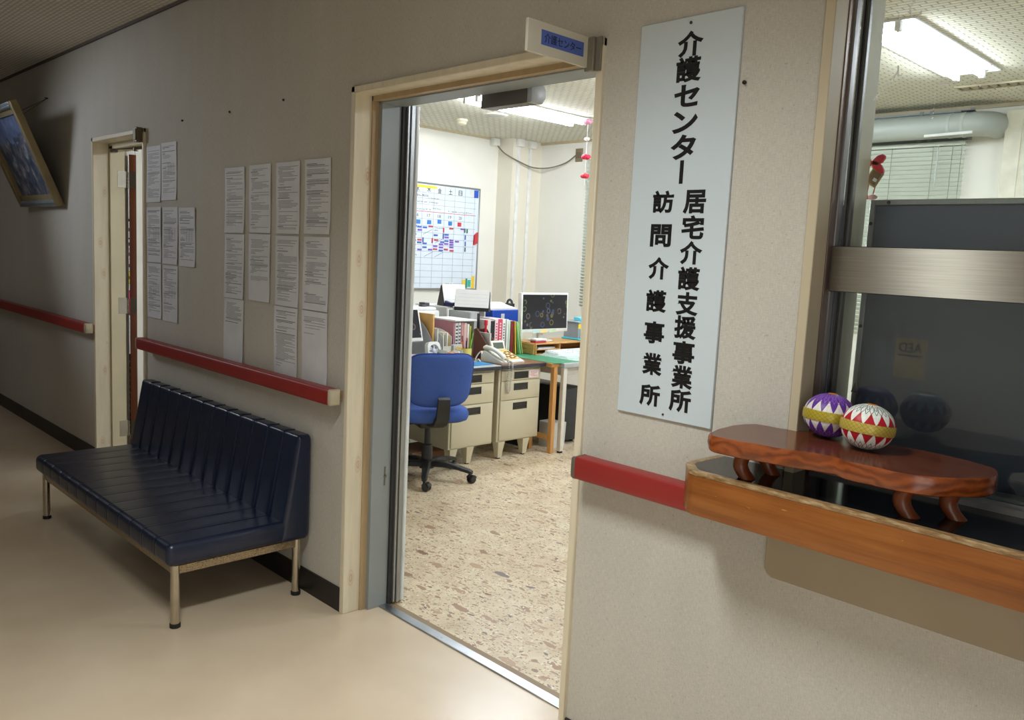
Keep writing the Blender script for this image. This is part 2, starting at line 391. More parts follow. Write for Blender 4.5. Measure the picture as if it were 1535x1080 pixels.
def pane_mat():
    t = NT('window_glass'); t.n.remove(t.b)
    tr = t.node('ShaderNodeBsdfTransparent'); tr.inputs[0].default_value = (.93, .96, .95, 1)
    gl = t.node('ShaderNodeBsdfGlossy'); gl.inputs['Roughness'].default_value = .02
    fr = t.node('ShaderNodeFresnel'); fr.inputs[0].default_value = 1.5
    mx = t.node('ShaderNodeMixShader'); t.t.links.new(fr.outputs[0], mx.inputs[0]); t.t.links.new(tr.outputs[0], mx.inputs[1]); t.t.links.new(gl.outputs[0], mx.inputs[2])
    t.t.links.new(mx.outputs[0], t.out.inputs[0]); return t.m
M_glass = pane_mat()
gp = B().box(-.885, 1.33, .092, .096, 1.02, 2.27).build('pane', M_glass, w1)
# bits of old sticker left on the pane
b = B()
def mark(pts, r=.0011):
    b.tube([(x, .0905, z) for x, z in pts], r, 5)
mark([(-.80, 2.045), (-.795, 2.02), (-.798, 2.005)]); mark([(-.765, 2.07), (-.778, 2.055), (-.772, 2.035), (-.76, 2.03), (-.752, 2.045)])
mark([(-.79, 1.935), (-.788, 1.915), (-.78, 1.914)], .0014); mark([(-.70, 1.885), (-.68, 1.884)], .002); mark([(-.605, 1.91), (-.598, 1.918), (-.592, 1.912)])
for k in range(14): mark([(-.835+.0035*k+random.uniform(-.003, .003), 1.87+.004*k+random.uniform(-.006, .006)), (-.833+.0035*k, 1.874+.004*k)], .0012)
for k in range(6): mark([(-.706+random.uniform(-.002, .002), 1.865-.010*k), (-.705, 1.868-.010*k)], .0009)
for k in range(4): mark([(-.62+random.uniform(-.002, .002), 1.895-.012*k), (-.619, 1.90-.012*k)], .0009)
st = b.build('sticker_residue', P((244, 246, 246), .6), gp); st['kind'] = 'stuff'

# grey screen board standing behind the window
gb = thing('screen_board', 'smooth grey screen board with aluminium edge standing behind the counter window', 'screen', (.2, .235, .97))
B().box(-.865, 1.3, .230, .242, .975, 1.643).build('board_face', P((84, 92, 110), .35, 0, .04, 2), gb)
b = B(); b.box(-.868, 1.3, .225, .25, 1.643, 1.657, .002, 1); b.box(-.880, -.866, .225, .25, .97, 1.657, .002, 1)
eg = b.build('edge_strip', M_alu, gb)
b = B()
b.bm.free()
for x, z in ((-.835, 1.65), (-.873, 1.60), (-.873, 1.35)): B().cyl((x, .2255, z), (x, .2235, z), .0045, n=8).build('edge_screw', M_black, eg)
B().prism([(-.881, 1.185), (-.872, 1.21), (-.868, 1.185)], .224, .25, 'xz').build('corner_clip', M_black, gb)

# ================================================================ OFFICE LIGHT FITTINGS
def emit(name, col, s):
    t = NT(name); t.base(lin(col), .4)
    t.set(t.b.inputs['Emission Color'], lin(col)); t.b.inputs['Emission Strength'].default_value = s; return t.m
M_tube = emit('tube_glow', (240, 247, 255), 98)
def fixture(x, y0, label):
    f = thing('ceiling_light', label, 'light', (x, y0+.65, ZC-.03), 'recessed ceiling lights in the office')
    b = B(); b.box(x-.15, x+.15, y0, y0+1.28, ZC-.004, ZC-.001)
    for a0, a1, c0, c1 in ((x-.155, x-.145, y0, y0+1.28), (x+.145, x+.155, y0, y0+1.28), (x-.155, x+.155, y0-.005, y0+.006), (x-.155, x+.155, y0+1.274, y0+1.285)): b.box(a0, a1, c0, c1, ZC-.010, ZC-.001)
    b.build('reflector', P((246, 248, 248), .35, 0, .02), f)
    for dx in (-.07, .07):
        B().cyl((x+dx, y0+.05, ZC-.029), (x+dx, y0+1.23, ZC-.029), .0165, n=12).build('tube', M_tube, f)
        for ya in (y0+.012, y0+1.23): B().box(x+dx-.014, x+dx+.014, ya, ya+.038, ZC-.050, ZC-.004, .003, 1).build('lamp_holder', M_white, f)
    return f
fixture(-1.80, 2.30, 'bright twin tube ceiling light seen through the counter window')
fixture(-4.98, 2.46, 'bright tube ceiling light seen through the open doorway')
fixture(-3.40, 2.30, 'twin tube ceiling light between the two others, behind the wall')
fixture(.0, 2.30, 'twin tube ceiling light deep right of the counter window')

# ================================================================ CORRIDOR THINGS
# ---- vinyl bench
M_navy = P((18, 31, 58), .3, 0, .12, 30, bump=.05, bscale=400, spec=.6)
bench = thing('bench', 'dark navy ribbed vinyl bench with chrome legs against the corridor wall', 'bench', (-3.88, -.3, 0))
N = 13; X0, X1 = -4.735, -3.02
def rib(x, depth):
    q = (x-X0)/(X1-X0)*N; d = abs(q-round(q))
    if round(q) in (0, N): return 0
    return depth*(.6*math.exp(-(d/.14)**2)-1.0*math.exp(-(d/.03)**2))
def ribloft(profile, depth, ends=.02):
    b = B(); secs = []; xs = []
    n = N*36
    for i in range(n+1): xs.append(X0+(X1-X0)*i/n)
    def sec(x, ins):
        return [(x, y, z) for y, z in profile(ins)]
    secs.append(sec(X0, .022)); secs.append(sec(X0+.005, .010)); secs.append(sec(X0+.014, .002))
    for x in xs:
        if X0+.018 < x < X1-.018: secs.append(sec(x, rib(x, depth)))
    secs.append(sec(X1-.014, .002)); secs.append(sec(X1-.005, .010)); secs.append(sec(X1, .022))
    b.loft(secs); return b
def rrect(y0, y1, z0, z1, r, ins, slant=0, n=6):
    y0 += ins; y1 -= ins; z0 += ins; z1 -= ins; out = []; r = max(.004, r-ins)
    for cy_, cz_, a0 in ((y1-r, z1-r, 0), (y0+r, z1-r, 90), (y0+r, z0+r, 180), (y1-r, z0+r, 270)):
        for k in range(n+1):
            a = radians(a0+90*k/n); y = cy_+r*cos(a); z = cz_+r*sin(a)
            out.append((y, z))
    return out
ribloft(lambda i: rrect(-.615, -.03, .252, .342, .028, i), .0022).build('seat', M_navy, bench, 50).scale = (.994, 1, 1)
def backprof(ins):
    pr = rrect(-.135, -.012, .25, .70, .022, ins)
    out = []
    for y, z in pr:
        k = (y+.012)/(-.123); k = max(0, min(1, k))
        top = -.075; bot = -.150; face = bot+(top-bot)*max(0, min(1, (z-.30)/.38))
        out.append((-.012+(y+.012)*(face+.012)/(-.123), z))
    return out
ribloft(backprof, .006).build('backrest', M_navy, bench, 50)
M_rust = NT('worn_chrome_rail'); _v = M_rust.obj()
_r = M_rust.math('GREATER_THAN', M_rust.noise(_v, 260, 4, .8), .55)
M_rust.base(M_rust.mix(_r, lin((170, 156, 132)), lin((132, 100, 66))), M_rust.math('ADD', .25, M_rust.math('MULTIPLY', _r, .5)), .8)
b = B(); b.box(-4.70, -3.055, -.585, -.56, .214, .25, .003, 1); b.box(-4.70, -3.055, -.065, -.04, .214, .25, .003, 1); b.box(-4.715, -4.69, -.585, -.04, .214, .25, .003, 1); b.box(-3.072, -3.047, -.585, -.04, .214, .25, .003, 1)
b.build('frame_rail', M_rust.m, bench)
for x in (-4.70, -3.06):
    for y in (-.572, -.055):
        lg = B().cyl((x, y, .012), (x, y, .25), .0175, n=20).build('leg', M_chrome, bench)
        B().lathe([(.018, 0), (.0205, .002), (.0205, .016), (.018, .018)], (x, y, 0), n=20).build('foot_cap', M_black, lg)
# ---- hand rails
M_red = P((146, 42, 40), .36, 0, .06, 4)
def railbar(x0, x1, label, capl, capr, capcol):
    g = thing('handrail', label, 'handrail', ((x0+x1)/2, -.03, .862), 'red wall handrails')
    prof = [(-.028, .863), (-.070, .863), (-.0735, .8645), (-.0755, .868), (-.0765, .88), (-.0765, .91), (-.0755, .922), (-.0735, .9255), (-.070, .927), (-.028, .927)]
    B().loft([[(x, y, z) for y, z in prof] for x in (x0, x1)]).build('rail', M_red, g, 40)
    b = B(); b.box(x0+.01, x1-.01, -.029, 0, .876, .915); b.build('wall_strip', P((168, 140, 104), .6), g)
    for x, s, on in ((x0, -1, capl), (x1, 1, capr)):
        if not on: continue
        secs = []
        for dx, k in ((0, 1.02), (.008, 1.02), (.015, .94), (.019, .75)):
            secs.append([(x+s*dx, -.052+(y+.052)*k, .8955+(z-.8955)*k) for y, z in prof])
        B().loft(secs).build('end_cap', capcol, g)
M_cap = P((186, 176, 152), .4)
railbar(-10.9, -5.68, 'far red handrail ending left of the narrow far doorway', False, True, M_cap)
railbar(-4.80, -2.805, 'long red handrail above the navy bench under the notices', True, True, M_cap)
railbar(-1.512, -1.098, 'short red handrail between the big doorway and the wooden counter', True, False, P((104, 98, 88), .4))
# ---- notices
def paper_mat(name, seed, dens):
    t = NT(name); c = t.obj(); sx = t.node('ShaderNodeSeparateXYZ', {'Vector': c})
    oi = t.node('ShaderNodeObjectInfo').outputs['Random']
    fill = t.node('ShaderNodeAttribute', attribute_type='OBJECT', attribute_name='text_fill').outputs['Fac']
    zt = t.math('SUBTRACT', .283, sx.outputs[2])           # distance from the sheet top
    row = t.math('MULTIPLY', zt, dens); ri = t.math('FLOOR', row); rf = t.math('FRACT', row)
    wn = t.node('ShaderNodeTexWhiteNoise', noise_dimensions='2D')
    cv = t.node('ShaderNodeCombineXYZ', {0: ri, 1: t.math('MULTIPLY', oi, 97.3)}); t.t.links.new(cv.outputs[0], wn.inputs['Vector'])
    sc = t.node('ShaderNodeSeparateColor', {'Color': wn.outputs['Color']})
    length = t.math('ADD', .03, t.math('MULTIPLY', sc.outputs[0], .19)); ind = t.math('MULTIPLY', sc.outputs[1], .016)
    xl = t.math('ADD', sx.outputs[0], .085)
    on = t.math('MULTIPLY', t.math('GREATER_THAN', xl, ind), t.math('LESS_THAN', xl, t.math('MINIMUM', length, .168)))
    on = t.math('MULTIPLY', on, t.math('LESS_THAN', rf, .55)); on = t.math('MULTIPLY', on, t.math('GREATER_THAN', sc.outputs[2], .18))
    on = t.math('MULTIPLY', on, t.math('MULTIPLY', t.math('GREATER_THAN', zt, .0), t.math('LESS_THAN', zt, t.math('MULTIPLY', fill, .265))))
    ch = t.node('ShaderNodeTexNoise', {'Vector': t.obj((420, 1, 260)), 'Scale': 1, 'Detail': 1}).outputs[0]
    ink = t.math('MULTIPLY', on, t.math('ADD', .25, t.math('MULTIPLY', ch, t.math('ADD', .45, t.math('MULTIPLY', t.math('LESS_THAN', sc.outputs[1], .15), .6)))))
    pc = t.ramp(t.noise(c, 9, 2), [(.3, lin((214, 216, 222))), (.7, lin((226, 228, 232)))])
    t.base(t.mix(ink, pc, lin((40, 40, 46))), .6, 0, .3); return t.m
M_pap = paper_mat('printed_sheet', 1, 150.0); M_pap2 = paper_mat('printed_sheet_dense', 2, 175.0)
M_rule = P((150, 152, 158), .7)
def sheet(x0, z1, label, group, mat=None, fill=1.0, table=False, w=.198, h=.301):
    b = B(); nx, nz = 6, 8; ph = random.random()*6; amp = random.uniform(.0008, .0022)
    rows = []
    for th in (0, 1):
        g = [[b.bm.verts.new((x0+w*i/nx, -.0022-(.0007 if th else 0)-amp*(1+sin(ph+i*1.1+j*.5))-.003*(max(0, 1-j/1.2))*(i/nx), z1-h+h*j/nz)) for j in range(nz+1)] for i in range(nx+1)]
        for i in range(nx):
            for j in range(nz): b.bm.faces.new((g[i][j], g[i+1][j], g[i+1][j+1], g[i][j+1]))
        rows.append(g)
    a, c = rows
    for i in range(nx):
        for j in (0, nz): b.bm.faces.new((a[i][j], a[i+1][j], c[i+1][j], c[i][j]))
    for j in range(nz):
        for i in (0, nx): b.bm.faces.new((a[i][j], a[i][j+1], c[i][j+1], c[i][j]))
    o = b.build('notice_sheet', mat or M_pap); o['text_fill'] = fill
    tag(o, label, 'notice', group)
    if table:
        b = B(); zt = z1-.035
        for k in range(6): b.box(x0+.10, x0+.17, -.0075, -.0068, zt-.075-.012*k-.0007, zt-.075-.012*k)
        for k in range(3): b.box(x0+.10+.035*k, x0+.1008+.035*k, -.0075, -.0068, zt-.135, zt-.075)
        b.build('printed_table', M_rule, o)
    return o
G1 = 'notices beside the far doorway'; G2 = 'notices above the handrail and bench'
for x, z, l, f, tb in ((-4.828, 1.982, 'white printed notice, left of the top pair beside the far doorway', .98, False), (-4.622, 1.99, 'white printed notice with small table, right of the top pair beside the far doorway', .95, True),
        (-4.825, 1.654, 'white printed notice, left of the middle three beside the far doorway', .95, True), (-4.608, 1.652, 'white printed notice in the middle of three beside the far doorway', .95, True), (-4.392, 1.648, 'white printed notice, right of the middle three beside the far doorway', .95, True),
        (-4.825, 1.345, 'white printed notice, left of the lowest pair beside the far doorway', .95, True), (-4.608, 1.342, 'white printed notice, right of the lowest pair beside the far doorway', .9, True)):
    sheet(x, z, l, G1, M_pap, f, tb)
names = {0: 'leftmost', 1: 'second', 2: 'third', 3: 'rightmost'}
for ci, (x, zs, fills) in enumerate(((-3.862, (1.828, 1.520, 1.216), (.95, 1.0, .36)), (-3.615, (1.831, 1.524), (1.0, .72)), (-3.368, (1.831, 1.520, 1.215), (1.0, 1.0, .92)), (-3.131, (1.833, 1.520, 1.214), (1.0, 1.0, .30)))):
    for ri, (z, f) in enumerate(zip(zs, fills)):
        pos = 'top' if ri == 0 else ('middle' if ri == 1 and len(zs) == 3 else 'lowest')
        blank = ', mostly blank below' if f < .5 else ''
        sheet(x, z, 'white printed notice%s, %s sheet of the %s column above the bench' % (blank, pos, names[ci]), G2, M_pap2, f)
# ---- big hanging sign
sg = thing('wall_sign', 'tall white sign board with black vertical lettering right of the doorway', 'sign', (-1.278, -.006, 1.07))
B().box(-1.4285, -1.1275, -.008, -.001, 1.0695, 2.0965, .0012, 1).build('board', P((206, 218, 226), .3, 0, .02, 3), sg)
M_ink = P((14, 14, 16), .45)
YS = -.0082
for ch, z in zip('介護センタ', (2.030, 1.968, 1.903, 1.838, 1.776)): B().text(ch, (-1.2712, YS, z), fit=(.076, .063 if ch in '介護タ' else .055), off=.034).build('character', M_ink, sg, 0)
B().box(-1.2763, -1.2649, YS-.0006, YS, 1.684, 1.743, .0002, 1).build('character', M_ink, sg, 0)
for ch, z in zip('居宅介護支援事業所', (1.638, 1.5745, 1.51, 1.4445, 1.38, 1.319, 1.2535, 1.19, 1.127)): B().text(ch, (-1.2243, YS, z), fit=(.067, .060), off=.034).build('character', M_ink, sg, 0)
for ch, z in zip('訪問介護事業所', (1.639, 1.552, 1.4665, 1.3805, 1.2965, 1.212, 1.1275)): B().text(ch, (-1.321, YS, z), fit=(.066, .059), off=.034).build('character', M_ink, sg, 0)
b = B(); b.cyl((-1.2735, -.008, 2.081), (-1.2735, -.010, 2.081), .004, n=10); b.build('screw', P((96, 92, 88), .4, .8), sg)
b = B(); b.cyl((-1.274, -.008, 1.083), (-1.274, -.010, 1.083), .003, n=10); b.build('screw', P((96, 92, 88), .4, .8), sg)
# ---- projecting sign over the door
ps = thing('projecting_sign', 'small cream sign with blue label projecting over the big doorway', 'sign', (-1.59, -.02, 2.0))
B().box(-1.606, -1.596, -.262, -.012, 2.008, 2.090, .001, 1).build('panel', P((214, 210, 194), .45, 0, .03), ps)
lb = B().box(-1.596, -1.5954, -.212, -.045, 2.033, 2.071).build('blue_label', P((84, 108, 190), .5, 0, .04), ps)
B().text('介護センター', (-1.5954, -.1285, 2.052), (0, 1, 0), (0, 0, 1), fit=(.145, .024), off=.004, depth=.0004).build('lettering', P((22, 30, 74), .5), lb, 0)
B().box(-1.606, -1.574, -.028, -.0125, 1.998, 2.089, .002, 1).box(-1.574, -1.555, -.019, -.0125, 1.998, 2.089, .001, 1).build('bracket', P((134, 130, 116), .45, .3), ps)
tag(B().box(-4.905, -4.86, -.045, -.011, 2.01, 2.09, .002, 1).box(-4.90, -4.865, -.050, -.045, 2.02, 2.08).build('sign_bracket', P((104, 92, 72), .5, .3)), 'empty brown sign bracket at top corner of the far doorway', 'bracket')
# ---- screws left in the wall
for x, z, l in ((hx, hz, l) for hx, hz, l in ((-1.112, 1.919, 'black screw in the wall right of the tall white sign'), (-4.353, 2.088, 'old nail in the wall above the notice sheets beside the far doorway'), (-3.821, 2.085, 'old nail in the wall midway between the two notice groups'), (-3.319, 2.091, 'old nail in the wall above the notice columns over the bench'))):
    tag(B().lathe([(.003, 0), (.005, .002), (.005, .006), (.002, .008)], (x, 0, z), (0, -1, 0), 10).build('wall_screw', P((40, 34, 30), .5, .4)), l, 'screw')
# ---- leaning picture
pc = thing('framed_painting', 'framed blue landscape painting leaning out from the left corridor wall', 'painting', (-6.72, -.03, 1.68))
L = .705; ta = radians(22.9); pu = Vector((0, -sin(ta), cos(ta))); pn = Vector((0, -cos(ta), -sin(ta))); px = Vector((1, 0, 0))
pcn = Vector((-6.715, -.03, 1.677))+pu*(L/2)
def pbox(b, u, v, hu, hv, n, hn, bev=.003): b.obox(pcn+px*u+pu*v+pn*n, px, pu, pn, hu, hv, hn, bev)
for s in (-1, 1):
    b = B(); pbox(b, s*.43, 0, .025, L/2, 0, .022); b.build('frame_side', P((150, 134, 98), .4, .25, .15, 8), pc)
for s in (-1, 1):
    b = B(); pbox(b, 0, s*(L/2-.022), .405, .022, 0, .022); pbox(b, 0, s*(L/2-.030), .405, .008, .018, .012); b.build('frame_rail', P((164, 178, 190), .3, .5, .08, 8), pc)
b = B(); 
for s in (-1, 1): pbox(b, s*.385, 0, .02, L/2-.044, -.004, .012, 0)
for s in (-1, 1): pbox(b, 0, s*(L/2-.062), .405, .018, -.004, .012, 0)
b.build('inner_mat', P((150, 136, 104), .6), pc)
t = NT('blue_landscape'); v = t.obj((3.2, 3.2, 3.2)); n1 = t.noise(v, 2.6, 6, .66); n2 = t.noise(t.obj((7, 7, 6)), 1.5, 5, .62)
zz = t.node('ShaderNodeSeparateXYZ', {'Vector': t.obj()}).outputs[2]
sky = t.ramp(n1, [(.3, lin((74, 90, 142))), (.6, lin((130, 152, 200)))])
land = t.ramp(n2, [(.25, lin((34, 44, 62))), (.42, lin((66, 86, 112))), (.53, lin((116, 112, 124))), (.64, lin((166, 180, 194))), (.78, lin((84, 104, 146)))])
t.base(t.mix(t.math('GREATER_THAN', t.math('ADD', zz, t.math('MULTIPLY', n1, .3)), .58), land, sky), .5); t.bump(n2, .4, .004)
b = B(); pbox(b, 0, 0, .37, L/2-.078, -.010, .006, 0); b.build('canvas', t.m, pc)
b = B(); b.tube([pcn+pu*.25-pn*.02+px*.38, Vector((-6.62, -.004, 2.42)), pcn+pu*.25-pn*.02-px*.38], .0018, 6); b.cyl((-6.62, 0, 2.42), (-6.62, -.02, 2.42), .005, n=8)
b.build('hanging_wire', P((60, 52, 44), .5, .5), pc)
# ---- counter
ct = thing('counter_shelf', 'dark topped counter shelf with worn wooden edge below the window', 'counter', (0, -.1, .90))
edge = [(-1.10, .0), (-1.105, -.125), (-1.098, -.150), (-1.058, -.195), (-1.04, -.2005), (1.35, -.2005), (1.35, 0)]
def inset(p, d):
    return [(-1.10+d, .0), (-1.105+d, -.125+d*.3), (-1.098+d, -.150+d*.5), (-1.058+d*.6, -.195+d), (-1.04+d*.4, -.2005+d), (1.35, -.2005+d), (1.35, 0)]
tp = inset(edge, .018); tp[-1] = (1.35, .05); tp[0] = (-.895, .05); tp2 = [(-.895, .05), (-.895, 0), (-1.10+.018, 0)]+tp[1:]
B().prism(tp2, .985, 1.0085, 'xy').build('top', M_blackgloss, ct, 0)
t = NT('worn_orange_wood'); v = t.obj((1.2, 22, 26)); g = t.noise(v, 2.5, 6, .65); g2 = t.noise(t.obj((2, 2, 5)), 2, 3)
colw = t.ramp(t.math('ADD', t.math('MULTIPLY', g, .6), t.math('MULTIPLY', g2, .4)), [(.32, lin((108, 60, 24))), (.5, lin((140, 82, 34))), (.66, lin((158, 98, 46)))])
chip = t.math('GREATER_THAN', t.noise(t.obj((8, 30, 30)), 3, 3), .72)
t.base(t.mix(t.math('MULTIPLY', chip, .5), colw, lin((206, 164, 100))), .3, 0, .5); M_cwood = t.m
b = B(); po = edge; pi_ = inset(edge, .02)
ring = po+pi_[::-1]
b.prism(po[:-1]+[(1.35, -.1805)]+pi_[-3::-1], .905, 1.0, 'xy', .004, 2); b.build('wooden_edge', M_cwood, ct, 30)
M_worn = NT('worn_edge_cap'); _n = M_worn.noise(M_worn.obj((6, 30, 30)), 5, 5, .7)
M_worn.base(M_worn.ramp(_n, [(.3, lin((96, 66, 36))), (.5, lin((150, 120, 82))), (.7, lin((190, 170, 136)))]), .35)
b = B(); po2 = inset(edge, -.001); pi2 = inset(edge, .019)
b.prism(po2[:-1]+[(1.35, -.1815)]+pi2[-3::-1], .998, 1.0095, 'xy', .003, 2); b.build('edge_cap', M_worn.m, ct, 30)
B().box(-1.02, 1.35, -.16, -.002, .93, .985).build('support', P((96, 80, 58), .6), ct)
# ---- metal plate below
tag(B().prism([(-.945, .885), (-.945, .765), (-.938, .752), (-.925, .745), (1.3, .745), (1.3, .885)], -.016, -.0005, 'xz', .002, 1).build('metal_plate', P((164, 150, 128), .4, .2, .06, 3)), 'brownish metal plate with rounded corner on wall under the counter', 'plate')
# ---- wooden slab stand
SLAB = [(-0.997, -0.225), (-0.979, -0.24), (-0.956, -0.238), (-0.917, -0.237), (-0.875, -0.23), (-0.834, -0.224), (-0.796, -0.21), (-0.762, -0.2), (-0.719, -0.194), (-0.69, -0.21), (-0.668, -0.211), (-0.636, -0.211), (-0.601, -0.214), (-0.566, -0.206), (-0.533, -0.191), (-0.511, -0.171), (-0.491, -0.145), (-0.471, -0.112), (-0.459, -0.08), (-0.469, -0.024), (-0.486, 0.007), (-0.542, 0.032), (-0.598, 0.042), (-0.654, 0.045), (-0.703, 0.040), (-0.76, .032), (-0.83, .025), (-0.885, 0.012), (-0.933, -.012), (-0.973, -0.016), (-0.997, -0.02), (-1.013, -0.045), (-1.018, -0.083), (-1.014, -0.163)]
ss = thing('slab_stand', 'glossy brown live edge wooden slab stand on the counter', 'stand', (-.74, -.1, 1.0085))
def slabwood(name, c0, c1, c2, rough):
    t = NT(name); v = t.obj((1.4, 9, 5)); w = t.node('ShaderNodeTexWave', {'Vector': t.obj((5, 5, 9)), 'Scale': 2.2, 'Distortion': 9, 'Detail': 3, 'Detail Scale': 1.2}, wave_type='RINGS').outputs[1]
    g = t.noise(v, 4, 5); t.base(t.ramp(t.math('ADD', t.math('MULTIPLY', w, .35), t.math('MULTIPLY', g, .65)), [(.25, lin(c0)), (.5, lin(c1)), (.8, lin(c2))]), rough, 0, .5); return t.m
M_slab = slabwood('varnished_slab', (84, 40, 24), (94, 46, 27), (104, 53, 30), .2)
M_slabedge = slabwood('varnished_slab_edge', (100, 48, 22), (132, 66, 30), (152, 82, 40), .22)
cx_, cy_ = -.74, -.1
def sc_(k): return [(cx_+(x-cx_)*k[0], cy_+(y-cy_)*k[1]) for x, y in SLAB]
b = B(); secs = []
for z, k in ((1.070, (.985, .95)), (1.073, (.997, .99)), (1.090, (1.0, 1.0)), (1.104, (.999, .995)), (1.108, (.994, .982))):
    secs.append([(x+.0015*sin(i*2.3+z*300), y+.002*sin(i*1.7+z*200), z) for i, (x, y) in enumerate(sc_(k))])
rs = [[b.bm.verts.new(p) for p in q] for q in secs]; n = len(SLAB)
b.mi = 1
for a, c in zip(rs, rs[1:]):
    for i in range(n):
        f = b.bm.faces.new((a[i], a[(i+1) % n], c[(i+1) % n], c[i])); f.material_index = 1
f = b.bm.faces.new(rs[0][::-1]); f.material_index = 1
f = b.bm.faces.new(rs[-1]); f.material_index = 0
b.build('slab', [M_slab, M_slabedge], ss, 50)
for x, y, a in ((-.935, -.150, 1.1), (-.585, -.135, -.6), (-.52, -.07, -.2), (-.92, -.06, 2.4)):
    d = Vector((cos(a), sin(a), 0)); 
    b = B(); secs = []
    for k in range(9):
        u = k/8; off = .018*sin(pi*u); z = 1.0085+.0625*u
        secs.append(b.ring(Vector((x, y, z))+Vector((-1, -.2, 0))*off, (0, 0, 1), .017+.004*abs(u-.5), 14))
    b.loft(secs).build('stand_leg', P((120, 62, 32), .3, 0, .1, 12), ss)
# ---- temari balls
def temari(name, label, c, r, colA, colB, line, gold, nseg, tilt):
    g = thing(name, label, 'ball', c, 'temari thread balls on the wooden slab')
    t = NT('temari_thread'); o = t.obj(); s = t.node('ShaderNodeSeparateXYZ', {'Vector': o})
    vz = t.math('DIVIDE', s.outputs[2], r*.88)
    th = t.math('MULTIPLY', t.math('ARCTAN2', s.outputs[1], s.outputs[0]), nseg/(2*pi))
    def tri(off=0.0): return t.math('MULTIPLY', t.math('ABSOLUTE', t.math('SUBTRACT', t.math('FRACT', t.math('ADD', th, off+50)), .5)), 2)
    av = t.math('ABSOLUTE', vz)
    bnd = t.math('ADD', .18, t.math('MULTIPLY', tri(), .52))
    col = t.mix(t.math('LESS_THAN', av, bnd), lin(colB), lin(colA))
    def zig(lo, amp, off, wid):
        return t.math('LESS_THAN', t.math('ABSOLUTE', t.math('SUBTRACT', av, t.math('ADD', lo, t.math('MULTIPLY', tri(off), amp)))), wid)
    for lo, amp, off, wid in ((.62, .34, 0, .022), (.62, .34, .5, .022), (.78, .2, .0, .016)):
        col = t.mix(zig(lo, amp, off, wid), col, lin(line))
    col = t.mix(zig(.18, .52, 0, .014), col, lin((226, 206, 176)))
    thr = t.node('ShaderNodeTexNoise', {'Vector': t.obj((260, 260, 30)), 'Scale': 1, 'Detail': 2}).outputs[0]
    mul = t.node('ShaderNodeVectorMath', {0: col}, operation='SCALE'); t.set(mul.inputs['Scale'], t.math('ADD', .75, t.math('MULTIPLY', thr, .5)))
    t.base(mul.outputs[0], .45, 0, .4); t.bump(thr, .25, .001)
    prof = [(r*sin(pi*k/20)**.92 if 0 < k < 20 else 1e-4, -r*.88*cos(pi*k/20)) for k in range(21)]
    bb = B().lathe(prof, (0, 0, 0), n=48); body = bb.build('thread_ball', t.m, g, 60, shift=(0, 0, 0))
    tg = NT('gold_sash'); so = tg.node('ShaderNodeSeparateXYZ', {'Vector': tg.obj()})
    tth = tg.math('MULTIPLY', tg.math('ARCTAN2', so.outputs[1], so.outputs[0]), 5.0)
    st = tg.math('FRACT', tg.math('ADD', tg.math('ADD', tth, tg.math('MULTIPLY', so.outputs[2], 110)), 50))
    st2 = tg.math('FRACT', tg.math('ADD', tg.math('SUBTRACT', tth, tg.math('MULTIPLY', so.outputs[2], 110)), 50))
    ln = tg.math('MAXIMUM', tg.math('LESS_THAN', st, .1), tg.math('LESS_THAN', st2, .08))
    tg.base(tg.mix(ln, lin(gold), tuple(x*.45 for x in lin(gold))), .35, .15)
    B().lathe([(r*1.005, -r*.20), (r*1.022, -r*.13), (r*1.028, 0), (r*1.022, r*.13), (r*1.005, r*.20)], (0, 0, 0), n=48, caps=False).build('gold_sash', tg.m, g, 60, shift=(0, 0, 0))
    B().lathe([(r*.20, r*.865), (r*.17, r*.892), (1e-4, r*.90)], (0, 0, 0), n=20).build('crown_knot', P((196, 122, 40), .5), g, shift=(0, 0, 0))
    g.rotation_euler = tilt
    return g
temari('temari_ball', 'red and white thread ball with gold sash, front one on the slab', (-.712, -.068, 1.108+.0505), .0545, (176, 20, 42), (232, 236, 234), (40, 74, 64), (196, 174, 78), 13, (radians(-4), radians(5), .3))
temari('temari_ball', 'purple and white thread ball with gold sash, behind the red one', (-.818, -.022, 1.108+.0525), .0555, (224, 220, 216), (92, 48, 150), (150, 104, 190), (186, 166, 52), 14, (radians(-4), radians(3), .1))
# ---- notice on the rear wall, seen mirrored in the glass
an = thing('aed_notice', 'beige notice reading AED on the rear corridor wall', 'notice', (-1.68, -2.597, .93))
B().box(-1.765, -1.60, -2.6, -2.598, .935, 1.15).build('paper', P((244, 216, 150), .6), an)
B().text('AED', (-1.685, -2.598, 1.10), (-1, 0, 0), (0, 0, 1), fit=(.12, .05), off=.01).build('lettering', M_ink, an, 0)
B().box(-1.75, -1.62, -2.5985, -2.5975, 1.055, 1.062).build('printed_bar', M_ink, an, 0)

